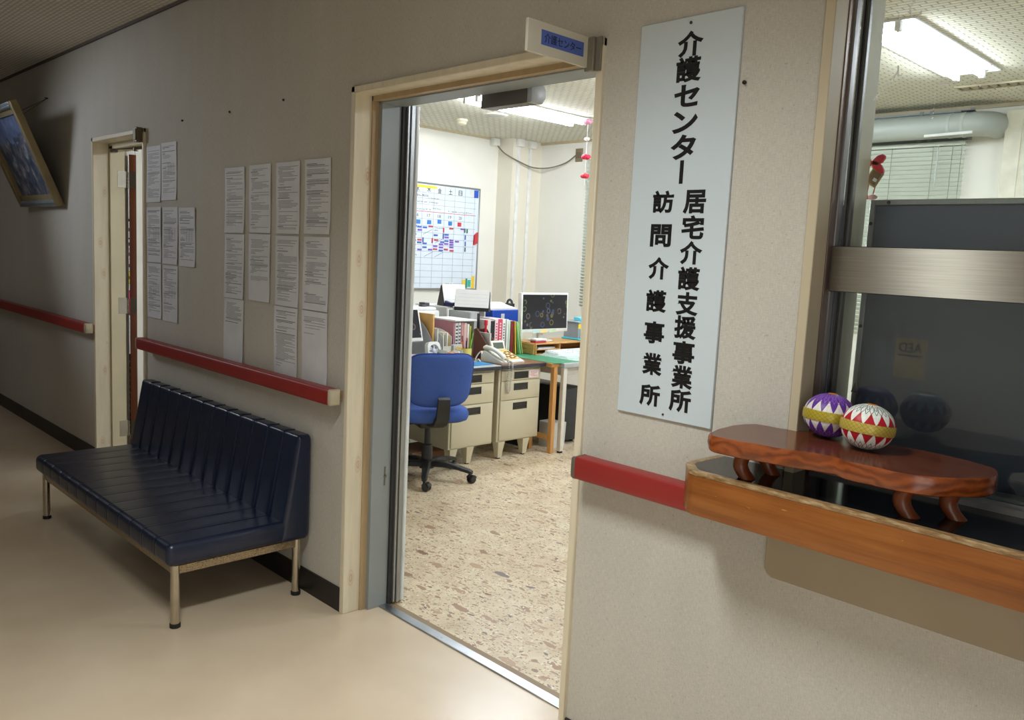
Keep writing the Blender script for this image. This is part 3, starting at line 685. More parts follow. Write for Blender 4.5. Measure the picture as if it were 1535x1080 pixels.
# ================================================================ OFFICE THINGS
M_desk = P((206, 198, 170), .4, .1, .03, 3)
M_deskdark = P((44, 46, 56), .4, 0, .08)
M_handle = P((34, 34, 34), .35, .1, .1)
M_brown = P((128, 84, 52), .35, 0, .18, 6, aniso=(2, 14, 14))
M_pine = P((198, 146, 84), .45, 0, .14, 5, aniso=(14, 14, 2))
M_pinex = P((206, 156, 92), .45, 0, .14, 5, aniso=(14, 2, 14))
M_plastic = P((226, 224, 214), .4, 0, .02)
M_paper = P((238, 238, 236), .7, 0, .02)
def drawers(root, y0, y1, legs):
    B().box(-4.95, -4.337, y0, y1, .125, .670, .004, 1).build('pedestal', M_desk, root)
    ym = (y0+y1)/2
    for z0, z1, hz in ((.579, .654, .615), (.436, .574, .53), (.138, .431, .385)):
        d = B().box(-4.339, -4.326, y0+.018, y1-.018, z0, z1, .003, 2).build('drawer', M_desk, root)
        b = B(); w, h = .072, .026
        b.box(-4.3265, -4.3225, ym-w, ym+w, hz+h-.006, hz+h, .001, 1); b.box(-4.3265, -4.3225, ym-w, ym+w, hz-h, hz-h+.006, .001, 1)
        b.box(-4.3265, -4.3225, ym-w, ym-w+.006, hz-h, hz+h); b.box(-4.3265, -4.3225, ym+w-.006, ym+w, hz-h, hz+h)
        b.box(-4.3262, -4.3252, ym-w, ym+w, hz-h, hz+h); b.prism([(-4.3255, hz+h-.004), (-4.3225, hz+h-.004), (-4.3255, hz-.004)], ym-w+.006, ym+w-.006, 'xz')
        b.build('handle', M_handle, d)
    for x, y in legs:
        b = B(); secs = []
        for z, hw in ((.008, .019), (.06, .024), (.128, .034)): secs.append([(x-hw, y-hw, z), (x+hw, y-hw, z), (x+hw, y+hw, z), (x-hw, y+hw, z)])
        lg = b.loft(secs).build('leg', M_desk, root, 20)
        B().cyl((x, y, 0), (x, y, .009), .017, n=12).build('foot_cap', M_black, lg)
dk = thing('steel_desk', 'cream steel desk with dark edged top and drawers behind the blue chair', 'desk', (-4.65, 1.65, 0))
B().box(-5.0, -4.298, .96, 2.284, .682, .700, .002, 1).build('desk_top', P((186, 192, 190), .4, 0, .04), dk)
B().box(-5.002, -4.292, .958, 2.286, .671, .6965, .002, 1).build('edge_band', M_deskdark, dk)
drawers(dk, 1.845, 2.258, ((-4.36, 2.045), (-4.36, 1.89), (-4.92, 2.2)))
B().box(-4.99, -4.975, .98, 1.85, .22, .672).build('modesty_panel', M_desk, dk)
B().box(-4.96, -4.34, .97, 1.0, .12, .672, .003, 1).build('side_panel', M_desk, dk)
for x in (-4.36, -4.92): B().box(x-.02, x+.02, .965, 1.005, 0, .13, .003, 1).build('leg', M_desk, dk)
B().box(-4.36, -4.338, 1.02, 1.84, .60, .668, .003, 1).build('centre_drawer', M_desk, dk)
dk2 = thing('drawer_desk', 'narrow cream drawer unit with brown top carrying the telephone', 'drawer unit', (-4.65, 2.51, 0))
B().box(-5.0, -4.298, 2.292, 2.746, .682, .700, .002, 1).build('desk_top', M_brown, dk2)
B().box(-5.002, -4.292, 2.290, 2.748, .671, .6965, .002, 1).build('edge_band', M_deskdark, dk2)
drawers(dk2, 2.302, 2.736, ((-4.355, 2.345), (-4.355, 2.60), (-4.92, 2.345), (-4.92, 2.68)))
tag(B().box(-4.3265, -4.3250, 2.603, 2.700, .590, .643).build('paper_label', P((240, 226, 226), .6)), 'white paper label with pink print on the top drawer beside the phone cord', 'label')
b = B()
for k, (a, c) in enumerate(((.615, .69), (.62, .68), (.612, .66), (.62, .695))): b.box(-4.3251, -4.3247, 2+a, 2+c, .632-.011*k, .635-.011*k)
o = b.build('label_print', P((206, 92, 110), .6), bpy.data.objects['paper_label']); o['kind'] = 'stuff'
# wooden stand
ws = thing('wooden_stand', 'slim pale wooden stand between the drawer unit and white legged desk', 'stand', (-4.5, 2.79, 0))
B().box(-5.0, -4.235, 2.752, 2.832, .668, .697, .002, 1).build('stand_top', M_pinex, ws)
for x, y in ((-4.252, 2.795), (-4.46, 2.775), (-4.95, 2.795)): B().box(x-.019, x+.019, y-.019, y+.019, 0, .668, .002, 1).build('post', M_pine, ws)
B().box(-4.45, -4.27, 2.782, 2.80, .10, .14, .002, 1).build('stretcher', M_pinex, ws)
gx = thing('equipment_case', 'grey equipment case on end beside the wooden stand', 'case', (-4.62, 2.77, 0))
B().box(-4.78, -4.50, 2.752, 2.79, .10, .29, .006, 2).build('case_body', P((150, 152, 150), .5), gx)
B().box(-4.78, -4.51, 2.753, 2.785, .292, .44, .006, 2).build('case_top', M_plastic, gx)
B().box(-4.512, -4.505, 2.76, 2.78, .38, .42, .001, 1).build('switch', M_black, gx)
B().box(-4.77, -4.52, 2.755, 2.785, 0, .10).build('case_foot', M_black, gx)
# white legged desk
d3 = thing('white_desk', 'desk with white square legs, green mat and monitor, right in doorway', 'desk', (-4.6, 3.5, 0))
B().box(-5.0, -4.19, 2.838, 4.25, .665, .698, .003, 2).build('desk_top', P((176, 182, 182), .4, 0, .04), d3)
B().box(-4.95, -4.235, 2.86, 4.22, .60, .665, .002, 1).build('apron', P((204, 202, 194), .45), d3)
for x, y in ((-4.218, 2.868), (-4.96, 2.868), (-4.218, 4.22), (-4.96, 4.22)):
    lg = B().box(x-.019, x+.019, y-.019, y+.019, .015, .665, .003, 1).build('leg', P((224, 220, 208), .4), d3)
    B().box(x-.016, x+.016, y-.016, y+.016, 0, .016, .002, 1).build('foot_cap', M_black, lg)
tag(B().box(-4.97, -4.215, 2.76, 3.035, .698, .7005).build('desk_mat', P((62, 140, 104), .4, 0, .06)), 'green desk mat at near end of the white legged desk', 'mat')
tag(B().box(-4.93, -4.21, 3.04, 4.2, .698, .7005).build('desk_mat', P((206, 224, 216), .35, 0, .08)), 'pale clear desk mat with papers under the keyboard', 'mat')
tag(B().box(-4.62, -4.31, 1.02, 2.05, .700, .7020).build('desk_mat', P((204, 226, 224), .35, 0, .08)), 'pale desk mat on the desk behind the blue chair', 'mat')
pt = thing('computer_tower', 'dark computer tower under the white legged desk', 'computer', (-4.6, 3.2, 0))
B().box(-4.9, -4.42, 3.10, 3.30, .02, .46, .006, 2).build('case', P((30, 31, 34), .45), pt)
B().box(-4.422, -4.405, 3.105, 3.295, .03, .45, .006, 2).build('front_panel', P((46, 48, 52), .35), pt)
for y in (3.12, 3.27): B().box(-4.9, -4.45, y, y+.015, 0, .02).build('foot', M_black, pt)
tag(B().prism([(-4.50, .0), (-4.50, .20), (-4.34, .20), (-4.35, .0)], 2.92, 3.07, 'xz', .008, 2).build('waste_bin', P((206, 206, 200), .5)), 'pale grey bin beside the leg of the white legged desk', 'bin')
# ---- back row desk
bd = thing('office_desk', 'far desk with white top facing away behind the file racks', 'desk', (-5.4, 2.2, 0))
B().box(-5.75, -5.02, .9, 3.4, .67, .70, .002, 1).build('desk_top', P((200, 200, 192), .45), bd)
for y in (.92, 3.34): B().box(-5.73, -5.05, y, y+.04, 0, .67, .002, 1).build('side_panel', M_desk, bd)
B().box(-5.06, -5.045, .96, 3.34, .2, .67).build('modesty_panel', M_desk, bd)

# ---- blue office chair
M_fab = P((62, 88, 156), .75, 0, .05, 60, bump=.1, bscale=900, spec=.2)
M_chblk = P((24, 24, 26), .45, 0, .12, 20)
ch = thing('office_chair', 'blue fabric office chair on black five-star base at the cream desk', 'chair', (0, 0, 0))
B().pad((-.005, 0, .452), (1, 0, 0), (0, 1, 0), (0, 0, 1), .47, .47, .085, 4, 0).build('seat', M_fab, ch, 60)
B().pad((-.005, 0, .414), (1, 0, 0), (0, 1, 0), (0, 0, 1), .42, .42, .02, 4).build('seat_pan', M_chblk, ch, 60)
tl = radians(9); bu = Vector((sin(tl), 0, cos(tl))); bn = Vector((cos(tl), 0, -sin(tl)))
bk = B().pad(Vector((.235, 0, .692)), (0, 1, 0), bu, bn, .425, .345, .07, 4.6, -.045, .04).build('backrest', M_fab, ch, 60)
pts = []
for k in range(57):
    a = 2*pi*k/56; x, y = cos(a), sin(a); q = (abs(x)**4.4+abs(y)**4.4)**(-1/4.4); x *= q; y *= q
    pts.append(Vector((.235, 0, .692))+Vector((0, 1, 0))*(x*.2135*(1+.04*y))+bu*(y*.1735)+bn*(.010-.045*x*x))
B().tube(pts, .004, 6).build('piping', P((30, 54, 130), .7), bk)
b = B(); secs = []
for x, z, hw, th in ((-.02, .385, .05, .012), (.12, .385, .046, .012), (.215, .40, .044, .014), (.272, .455, .042, .014), (.285, .53, .040, .012), (.290, .58, .038, .010)):
    secs.append([(x-th*.4, -hw, z+th), (x+th, -hw, z-th*.4), (x+th, hw, z-th*.4), (x-th*.4, hw, z+th)])
b.loft(secs).build('back_support', M_chblk, ch, 40)
b = B(); b.box(-.12, .10, -.085, .085, .355, .405, .012, 2); b.build('tilt_mechanism', M_chblk, ch)
b = B(); b.tube([(.0, -.08, .375), (.01, -.20, .37), (.015, -.245, .375)], .007, 8); b.build('lever', M_chblk, ch)
b = B(); b.lathe([(.036, .10), (.036, .20), (.030, .23), (.022, .235), (.020, .36)], (0, 0, 0), n=20); b.build('gas_column', M_chblk, ch)
B().lathe([(.05, .075), (.056, .09), (.05, .125), (.036, .135)], (0, 0, 0), n=20).build('hub', M_chblk, ch)
ARM0 = radians(-21)
for k in range(5):
    a = ARM0+k*2*pi/5; d = Vector((cos(a), sin(a), 0)); sd = Vector((-sin(a), cos(a), 0))
    secs = []
    for r, z, hw, hh in ((.03, .104, .030, .020), (.12, .108, .026, .018), (.22, .096, .021, .015), (.295, .080, .019, .014), (.318, .074, .014, .010)):
        secs.append([d*r+sd*x*hw+Vector((0, 0, z+y*hh)) for x, y in ((-1, -.7), (-.6, -1), (.6, -1), (1, -.7), (1, .6), (.6, 1), (-.6, 1), (-1, .6))])
    B().loft(secs).build('arm', M_chblk, ch, 30)
    cpos = d*.30; wv = Vector((cos(a+1.1), sin(a+1.1), 0)); wd = wv.cross(Vector((0, 0, 1)))
    cc = cpos+wv*.018+Vector((0, 0, .026))
    b = B(); b.cyl(cpos+Vector((0, 0, .045)), cpos+Vector((0, 0, .078)), .009, n=10)
    for s in (-1, 1): b.lathe([(.012, -.009), (.024, -.008), (.026, -.003), (.026, .004), (.022, .009)], cc+wd*s*.013, wd*s, 18)
    b.loft([[cc+wd*x+Vector((0, 0, .029*sin(t_)))+wv*(.029*cos(t_)) for x, t_ in ((-.022, q), (.022, q))]+[cc+wd*x+Vector((0, 0, .024*sin(t_)))+wv*(.024*cos(t_)) for x, t_ in ((.022, q), (-.022, q))] for q in [radians(20+14*i) for i in range(11)]])
    b.build('caster', M_chblk, ch, 40)
ch.location = (-4.215, 1.565, 0); ch.rotation_euler = (0, 0, radians(-20))
# ---- things under the desk
bs = thing('storage_basket', 'light blue plastic basket on the floor under the desk', 'basket', (-4.72, 1.56, 0))
b = B(); secs = []
def sq(h, z, r=.02): return [(-4.72+x, 1.56+y, z) for x, y in ((-h, -h*1.1), (h, -h*1.1), (h, h*1.1), (-h, h*1.1))]
b.loft([sq(.10, 0), sq(.125, .16), sq(.121, .16), sq(.097, .006)]); b.build('basket_body', P((70, 128, 160), .5), bs, 20)
b = B(); b.loft([sq(.124, .15), sq(.134, .155), sq(.134, .166), sq(.122, .166)], caps=False); b.build('rim', P((120, 190, 214), .45), bs, 20)
tag(B().box(-4.86, -4.55, 1.70, 2.0, 0, .07, .003, 1).box(-4.84, -4.57, 1.72, 1.98, .07, .075).build('cardboard_box', P((150, 112, 84), .8, 0, .1)), 'flat brown cardboard box on the floor under the desk drawers', 'box')

# ---- telephone
M_tel = P((232, 230, 220), .35, 0, .02)
tp_ = thing('telephone', 'cream desk telephone with yellow key panel and coiled cord', 'telephone', (-4.44, 2.43, .70))
B().prism([(-4.33, .7005), (-4.325, .716), (-4.36, .728), (-4.53, .782), (-4.56, .775), (-4.56, .7005)], 2.318, 2.548, 'xz', .004, 2).build('base', M_tel, tp_)
sl = Vector((-.17, 0, .054)).normalized(); sn = Vector((.054, 0, .17)).normalized(); Y = Vector((0, 1, 0))
fp = Vector((-4.445, 2.478, .755))
b = B(); b.obox(fp+sn*.0005, sl, Y, sn, .082, .060, .0015); kp = b.build('key_panel', P((232, 178, 60), .45), tp_)
for i in range(6):
    for j in range(4):
        B().obox(fp+sl*(-.066+.021*i)+Y*(-.042+.028*j)+sn*.003, sl, Y, sn, .006, .009, .0018).build('key', P((74, 62, 44), .5) if (i+j) % 3 else M_tel, kp)
b = B(); dz = Vector((-.35, 0, .94)).normalized(); dn = Vector((.94, 0, .35)); c0 = Vector((-4.548, 2.472, .808))
b.obox(c0, dz, Y, dn, .040, .068, .010, .004); hd = b.build('display_housing', M_tel, tp_)
B().obox(c0+dn*.0105, dz, Y, dn, .024, .05, .0008).build('display', P((92, 104, 92), .25), hd)
secs = []
for k in range(13):
    u = k/12; x = -4.335-.225*u; z = .745+.055*u+.020*sin(pi*u); w = .026-.006*sin(pi*u); hh = .022-.006*sin(pi*u)
    if k in (0, 12): w *= .6; hh *= .6
    secs.append([(x, 2.352+w*q*cos(a), z+hh*sin(a)) for a, q in ((2*pi*i/12, 1) for i in range(12))])
B().loft(secs).build('handset', M_tel, tp_, 50)
path = [Vector(p) for p in ((-4.335, 2.352, .738), (-4.305, 2.352, .735), (-4.296, 2.356, .69), (-4.305, 2.362, .60), (-4.308, 2.366, .53), (-4.305, 2.374, .495), (-4.302, 2.386, .53), (-4.300, 2.392, .62), (-4.296, 2.392, .69), (-4.305, 2.392, .716), (-4.335, 2.392, .722))]
def smooth_path(ps, n):
    out = []
    for i in range(len(ps)-1):
        p0, p1, p2, p3 = ps[max(i-1, 0)], ps[i], ps[i+1], ps[min(i+2, len(ps)-1)]
        for k in range(n):
            t_ = k/n; out.append(.5*((2*p1)+(-p0+p2)*t_+(2*p0-5*p1+4*p2-p3)*t_**2+(-p0+3*p1-3*p2+p3)*t_**3))
    return out+[ps[-1]]
sp_ = smooth_path(path, 40); hel = []
for i, p in enumerate(sp_):
    d = (sp_[min(i+1, len(sp_)-1)]-sp_[max(i-1, 0)]).normalized(); a = d.cross(Vector((1, .2, .1))).normalized(); c = d.cross(a); ang = i*2*pi/7
    hel.append(p+.007*(cos(ang)*a+sin(ang)*c))
B().tube(hel, .0024, 5).build('coiled_cord', P((206, 200, 190), .4), tp_)

# ---- monitors
def screen_mat():
    t = NT('bubble_screen'); o = t.obj((1, 12, 12))
    vo = t.node('ShaderNodeTexVoronoi', {'Vector': o, 'Scale': 1.35, 'Randomness': .85}, voronoi_dimensions='3D')
    on = t.math('LESS_THAN', t.math('ABSOLUTE', t.math('SUBTRACT', vo.outputs['Distance'], .40)), .055)
    sc = t.node('ShaderNodeSeparateColor', {'Color': vo.outputs['Color']})
    on = t.math('MULTIPLY', on, t.math('GREATER_THAN', sc.outputs[0], .25))
    col = t.ramp(sc.outputs[1], [(.1, lin((96, 120, 70))), (.35, lin((110, 104, 50))), (.6, lin((54, 66, 110))), (.8, lin((110, 112, 104))), (.95, lin((120, 58, 60)))])
    t.base((.004, .004, .006), .2); t.set(t.b.inputs['Emission Color'], t.mix(on, lin((22, 20, 30)), col)); t.b.inputs['Emission Strength'].default_value = .8; return t.m
M_scr = screen_mat()
def monitor(label, cx, cy, z0, w, h, tilt, zbase, bezel=.016):
    t_ = radians(tilt); U = Vector((-sin(t_), 0, cos(t_))); Nn = Vector((cos(t_), 0, sin(t_)))
    c = Vector((cx, cy, z0))+U*(h/2)
    g = thing('monitor', label, 'monitor', (cx-.04, cy, zbase))
    b = B(); b.obox(c-Nn*.02, Y, U, Nn, w/2, h/2, .02, .006); b.obox(c-Nn*.05, Y, U, Nn, w*.3, h*.32, .018, .008); hs = b.build('housing', P((236, 236, 232), .4), g)
    B().obox(c+Nn*.0004+U*.006, Y, U, Nn, w/2-bezel, h/2-bezel-.006, .0008).build('screen', M_scr, g, shift=None)
    b = B(); b.box(cx-.07, cx-.045, cy-.03, cy+.03, zbase+.012, z0+h*.4, .004, 1); b.build('neck', M_plastic, g)
    B().lathe([(.10, 0), (.105, .004), (.10, .012), (.03, .016)], (cx-.05, cy, zbase+.0005), n=28).build('base', M_plastic, g)
    return c, U, Nn
c2m = monitor('white framed monitor with bubble screensaver on the wooden desk shelf', -4.76, 3.205, .872, .56, .325, 2, .795)
monitor('white framed monitor partly hidden by the door edge, behind the fan', -4.73, 1.665, .845, .49, .245, 17, .70, .014)
for y, cnm, cl in ((3.10, 'pale cyan', (190, 226, 224)), (3.19, 'yellow', (244, 226, 150)), (3.30, 'pale green', (206, 232, 196))):
    tag(B().box(-4.7585, -4.7575, y-.042, y+.042, .868, .893).build('sticky_note', P(cl, .7)), '%s sticky note on the lower bezel of the doorway right monitor' % cnm, 'note', 'sticky notes under the monitor')
# ---- wooden desk shelf
sh = thing('desk_shelf', 'pale wooden desk shelf with two small drawers carrying the monitor', 'shelf', (-4.8, 3.4, .70))
def hp_(n, *a): return B().box(*a, .0015, 1).build(n, M_pinex, sh)
hp_('shelf_top', -4.94, -4.655, 3.0, 3.92, .783, .795); hp_('shelf_bottom', -4.94, -4.655, 3.0, 3.92, .7005, .709)
hp_('side', -4.94, -4.655, 3.0, 3.012, .709, .783); hp_('side', -4.94, -4.655, 3.908, 3.92, .709, .783); hp_('divider', -4.94, -4.66, 3.29, 3.30, .709, .783); hp_('back', -4.94, -4.93, 3.012, 3.908, .709, .783)
hp_('middle_board', -4.93, -4.66, 3.012, 3.29, .737, .743)
for z0, z1 in ((.704, .744), (.748, .788)):
    d = B().box(-4.93, -4.668, 2.988, 3.0, z0, z1, .0015, 1).build('small_drawer', M_pinex, sh)
    B().prism([(-4.82, z1-.012), (-4.80, z1-.012), (-4.81, z1-.024)], 2.9835, 2.9885, 'xz').build('knob', M_brown, d)
for k, y in enumerate((3.03, 3.05)): tag(B().box(-4.90, -4.665-.01*k, y, y+.2, .7432+.0062*k, .749+.0062*k, .001, 1).build('paper_stack', P((226-10*k, 228-8*k, 226), .7)), ('lower' if k == 0 else 'upper') + ' paper bundle in the wooden desk shelf', 'papers', 'paper bundles in the desk shelf')
kb = thing('keyboard', 'white keyboard on papers in front of the wooden desk shelf', 'keyboard', (-4.56, 3.32, .7005))
B().prism([(-4.63, .7165), (-4.63, .738), (-4.48, .726), (-4.48, .7165)], 3.08, 3.54, 'xz', .002, 1).build('case', P((234, 236, 236), .4), kb)
b = B()
for i in range(5):
    for j in range(15):
        b.box(-4.620+.026*i, -4.598+.026*i, 3.092+.0295*j, 3.117+.0295*j, .737-.0021*i, .7425-.0021*i)
o = b.build('keys', P((240, 242, 242), .5), kb, 0); o['kind'] = 'stuff'
tag(B().box(-4.66, -4.36, 3.06, 3.62, .7010, .708, .001, 1).box(-4.64, -4.38, 3.07, 3.6, .708, .7160, .001, 1).build('paper_stack', P((214, 232, 228), .6)), 'thick pale paper stack under the white keyboard', 'papers')
pcs = thing('pin_case', 'flat red and white case on the wooden shelf below the monitor', 'case', (-4.70, 3.07, .795))
B().box(-4.735, -4.668, 3.012, 3.135, .7955, .812, .005, 2).build('case_body', P((196, 54, 76), .35), pcs)
B().box(-4.737, -4.666, 3.01, 3.137, .812, .829, .006, 2).build('lid', P((238, 232, 232), .35), pcs)
# right end clutter
cd = thing('desk_caddy', 'cyan based desk caddy with grey shelf at right edge of doorway', 'caddy', (-4.78, 3.66, .795))
B().box(-4.88, -4.68, 3.545, 3.76, .7955, .812, .004, 1).build('caddy_base', P((70, 184, 206), .4), cd)
B().box(-4.87, -4.70, 3.56, 3.575, .812, .945, .002, 1).build('caddy_post', P((150, 160, 166), .4), cd)
B().box(-4.88, -4.69, 3.55, 3.76, .945, .956, .002, 1).build('caddy_shelf', P((160, 168, 172), .4), cd)
tag(B().box(-4.80, -4.72, 3.60, 3.72, .9562, .99, .004, 1).build('tissue_pack', P((110, 206, 226), .5)), 'cyan pack on the grey shelf of the desk caddy', 'pack')
tag(B().prism([(-4.78, .8122), (-4.78, .92), (-4.72, .93), (-4.70, .8122)], 3.60, 3.70, 'xz', .006, 2).build('white_pack', P((232, 240, 246), .5)), 'white soft pack standing in the cyan desk caddy', 'pack')
tag(B().box(-4.6965, -4.6955, 3.555, 3.59, .895, .935).build('sticky_note', P((246, 220, 70), .7)), 'yellow sticky note on post of the cyan desk caddy', 'note')
bpy.data.objects['sticky_note.003'].location.x = -4.6995
# ---- binders beside the phone
bk_ = 'files standing in the row behind the telephone'
M_prt = P((90, 88, 92), .6)
def file_(y0, y1, z1, col, label, lean=0, spine=None, x0=-4.97, x1=-4.75, name='file_folder', prints=None, z0=.7006):
    g = thing(name, label, 'file', ((x0+x1)/2, (y0+y1)/2, z0), bk_)
    b = B(); b.box(x0, x1, y0, y1, z0, z1, .002, 1); b.build('cover', P(col, .45, 0, .04), g)
    b = B(); b.box(x0+.004, x1-.003, y0+.003, y1-.003, z1-.002, z1+.001); b.build('pages', M_paper, g)
    if prints:
        b = B(); h = (z1-z0)
        for k in range(7): b.box(x1, x1+.0006, y0+(y1-y0)*.3, y1-(y1-y0)*.3, z1-.03-.022*k-.012, z1-.03-.022*k)
        o = b.build('spine_print', P(prints, .5), g, 0); o['kind'] = 'stuff'
    if lean: g.rotation_euler = (radians(lean), 0, 0)
    return g
file_(2.535, 2.583, .985, (222, 220, 214), 'grey white file at left end of the row behind the telephone')
file_(2.587, 2.624, .976, (28, 28, 34), 'black file in the row behind the telephone')
file_(2.628, 2.662, .988, (238, 214, 216), 'pale pink file with red lettering behind the telephone', prints=(206, 70, 96))
file_(2.666, 2.706, .990, (222, 70, 98), 'red pink file with white lettering behind the telephone', prints=(244, 220, 224))
file_(2.710, 2.741, .985, (240, 240, 236), 'white file with dark lettering behind the telephone', prints=(80, 80, 90))
file_(2.754, 2.775, .985, (232, 234, 228), 'thin plain white file right of the lettered white one')
file_(2.778, 2.796, .978, (196, 222, 196), 'thin pale green file beside the dark red one', z0=.6976)
file_(2.800, 2.832, .972, (128, 26, 36), 'dark red file near right end of the row', z0=.6976)
file_(2.862, 2.876, .970, (222, 176, 66), 'thin ochre file leaning at the right end', 4.5, z0=.7015)
file_(2.893, 2.905, .968, (96, 158, 92), 'mid green file leaning toward the ochre one', 8, z0=.702)
file_(2.915, 2.928, .966, (170, 208, 152), 'pale green file leaning second from the right end', 10.5, z0=.7025)
file_(2.940, 2.951, .955, (150, 196, 120), 'light green file leaning rightmost in the row', 13, z0=.703)

# ---- rack with boxes
rk = thing('file_rack', 'white topped file rack between the grey holder and grey box', 'rack', (-4.9, 2.33, .70))
B().box(-5.05, -4.745, 2.215, 2.43, .978, .99, .0015, 1).build('rack_top', M_paper, rk)
B().box(-5.05, -4.76, 2.418, 2.43, .7006, .978).build('rack_side', P((196, 196, 192), .5), rk)
B().box(-5.05, -5.04, 2.22, 2.418, .7006, .978).build('rack_back', P((196, 196, 192), .5), rk)
B().box(-5.04, -4.77, 2.222, 2.234, .7006, .978).build('pink_side', P((190, 132, 146), .55), rk)
fr_ = 'files inside the white topped rack'
def rfile(y0, y1, z1, col, label, prints=None):
    g = thing('file_folder', label, 'file', (-4.9, (y0+y1)/2, .7006), fr_)
    B().box(-5.03, -4.765, y0, y1, .7006, z1, .002, 1).build('cover', P(col, .45, 0, .04), g)
    if prints:
        b = B()
        for k in range(6): b.box(-4.765, -4.7643, y0+.004, y1-.004, z1-.02-.026*k-.012, z1-.02-.026*k)
        o = b.build('spine_print', P(prints, .5), g, 0); o['kind'] = 'stuff'
rfile(2.238, 2.264, .965, (236, 234, 230), 'white binder with dark spine labels, left in the rack', (60, 60, 66))
rfile(2.268, 2.292, .968, (228, 228, 226), 'white binder with grey spine labels, second in the rack', (96, 96, 104))
rfile(2.296, 2.320, .970, (208, 150, 150), 'dusty pink file in the rack')
rfile(2.324, 2.352, .965, (232, 198, 192), 'pale pink file in the rack')
rfile(2.356, 2.376, .955, (240, 238, 230), 'cream white file in the rack')
rfile(2.380, 2.396, .940, (186, 190, 84), 'yellow green file in the rack')
cc_ = thing('card_case', 'clear card case with yellow label in front of the rack', 'case', (-4.72, 2.21, .70))
B().box(-4.735, -4.70, 2.172, 2.262, .7006, .81, .003, 1).build('case_body', P((214, 216, 210), .3), cc_)
B().box(-4.6998, -4.699, 2.19, 2.245, .745, .79).build('label', P((240, 206, 60), .5), cc_)
pcup = thing('pen_cup', 'yellow pen cup on the desk edge beside the blue chair', 'cup', (-4.60, 2.21, .70))
B().lathe([(.034, 0), (.036, .002), (.039, .095), (.036, .095), (.033, .004)], (-4.60, 2.21, .7006), n=20).build('cup_body', P((236, 214, 116), .4), pcup)
for k, (a, l, col, nm) in enumerate(((.3, .20, (120, 190, 50), 'green'), (1.2, .21, (150, 206, 70), 'lime'), (2.4, .165, (220, 70, 150), 'pink'), (3.4, .18, (60, 46, 130), 'dark blue'), (4.5, .175, (226, 120, 50), 'orange'), (5.5, .15, (40, 40, 44), 'black'))):
    p0 = Vector((-4.60+.014*cos(a), 2.21+.014*sin(a), .706)); d = Vector((.16*cos(a), .16*sin(a), 1)).normalized()
    g = thing('pen', '%s pen standing in the yellow pen cup' % nm, 'pen', p0, 'pens in the yellow cup')
    B().cyl(p0, p0+d*l*.8, .0052, n=10).build('barrel', P(col, .4), g)
    B().cyl(p0+d*l*.8, p0+d*l, .0058, .004, n=10).build('cap', P(tuple(int(v*.7) for v in col), .4), g)
tag(B().tube([Vector((-4.52+.03*cos(a), 2.262+.012*sin(a), .745+.035*sin(a+.6))) for a in [2*pi*i/20 for i in range(17)]]+[Vector((-4.50, 2.262, .705))], .005, 8).build('earphone_band', P((236, 232, 226), .4)), 'white curved earphone band lying beside the pen cup', 'earphones')
# brown magazine file
bf = thing('magazine_file', 'dark brown magazine file behind the telephone handset', 'file box', (-4.66, 2.45, .70))
B().prism([(-4.738, .7006), (-4.738, .92), (-4.71, .93), (-4.575, .80), (-4.575, .7006)], 2.40, 2.405, 'xz').build('side', P((98, 56, 40), .45), bf)
B().prism([(-4.738, .7006), (-4.738, .92), (-4.71, .93), (-4.575, .80), (-4.575, .7006)], 2.495, 2.50, 'xz').build('side', P((98, 56, 40), .45), bf)
B().box(-4.579, -4.575, 2.405, 2.495, .7006, .80).build('front', P((104, 60, 42), .45), bf)
B().box(-4.738, -4.734, 2.405, 2.495, .7006, .92).build('back', P((98, 56, 40), .45), bf)
B().box(-4.734, -4.579, 2.405, 2.495, .7006, .706).build('bottom', P((98, 56, 40), .45), bf)
tag(B().box(-4.725, -4.59, 2.43, 2.445, .7062, .90, .002, 1).build('booklet', P((200, 198, 196), .5)), 'pale booklet standing in the dark brown magazine file', 'booklet')
tag(B().cyl((-4.70, 2.475, .7065), (-4.69, 2.475, .95), .009, n=12).cyl((-4.69, 2.475, .95), (-4.688, 2.475, .99), .014, n=12).build('marker', P((214, 34, 66), .4)), 'red marker standing in the dark brown magazine file', 'pen')
# grey box
gbx = thing('file_cabinet', 'small grey drawer cabinet under the wide desk calendar', 'cabinet', (-4.95, 2.48, .70))
B().box(-5.09, -4.83, 2.436, 2.53, .7006, 1.04, .003, 1).build('body', P((168, 172, 172), .45), gbx)
for z0, z1 in ((.71, .81), (.82, .92), (.93, 1.03)): B().box(-4.832, -4.826, 2.442, 2.505, z0, z1, .001, 1).build('drawer', P((178, 182, 182), .45), gbx)
B().box(-4.832, -4.822, 2.508, 2.53, .78, 1.03, .001, 1).build('corner_strip', P((30, 30, 34), .5), gbx)
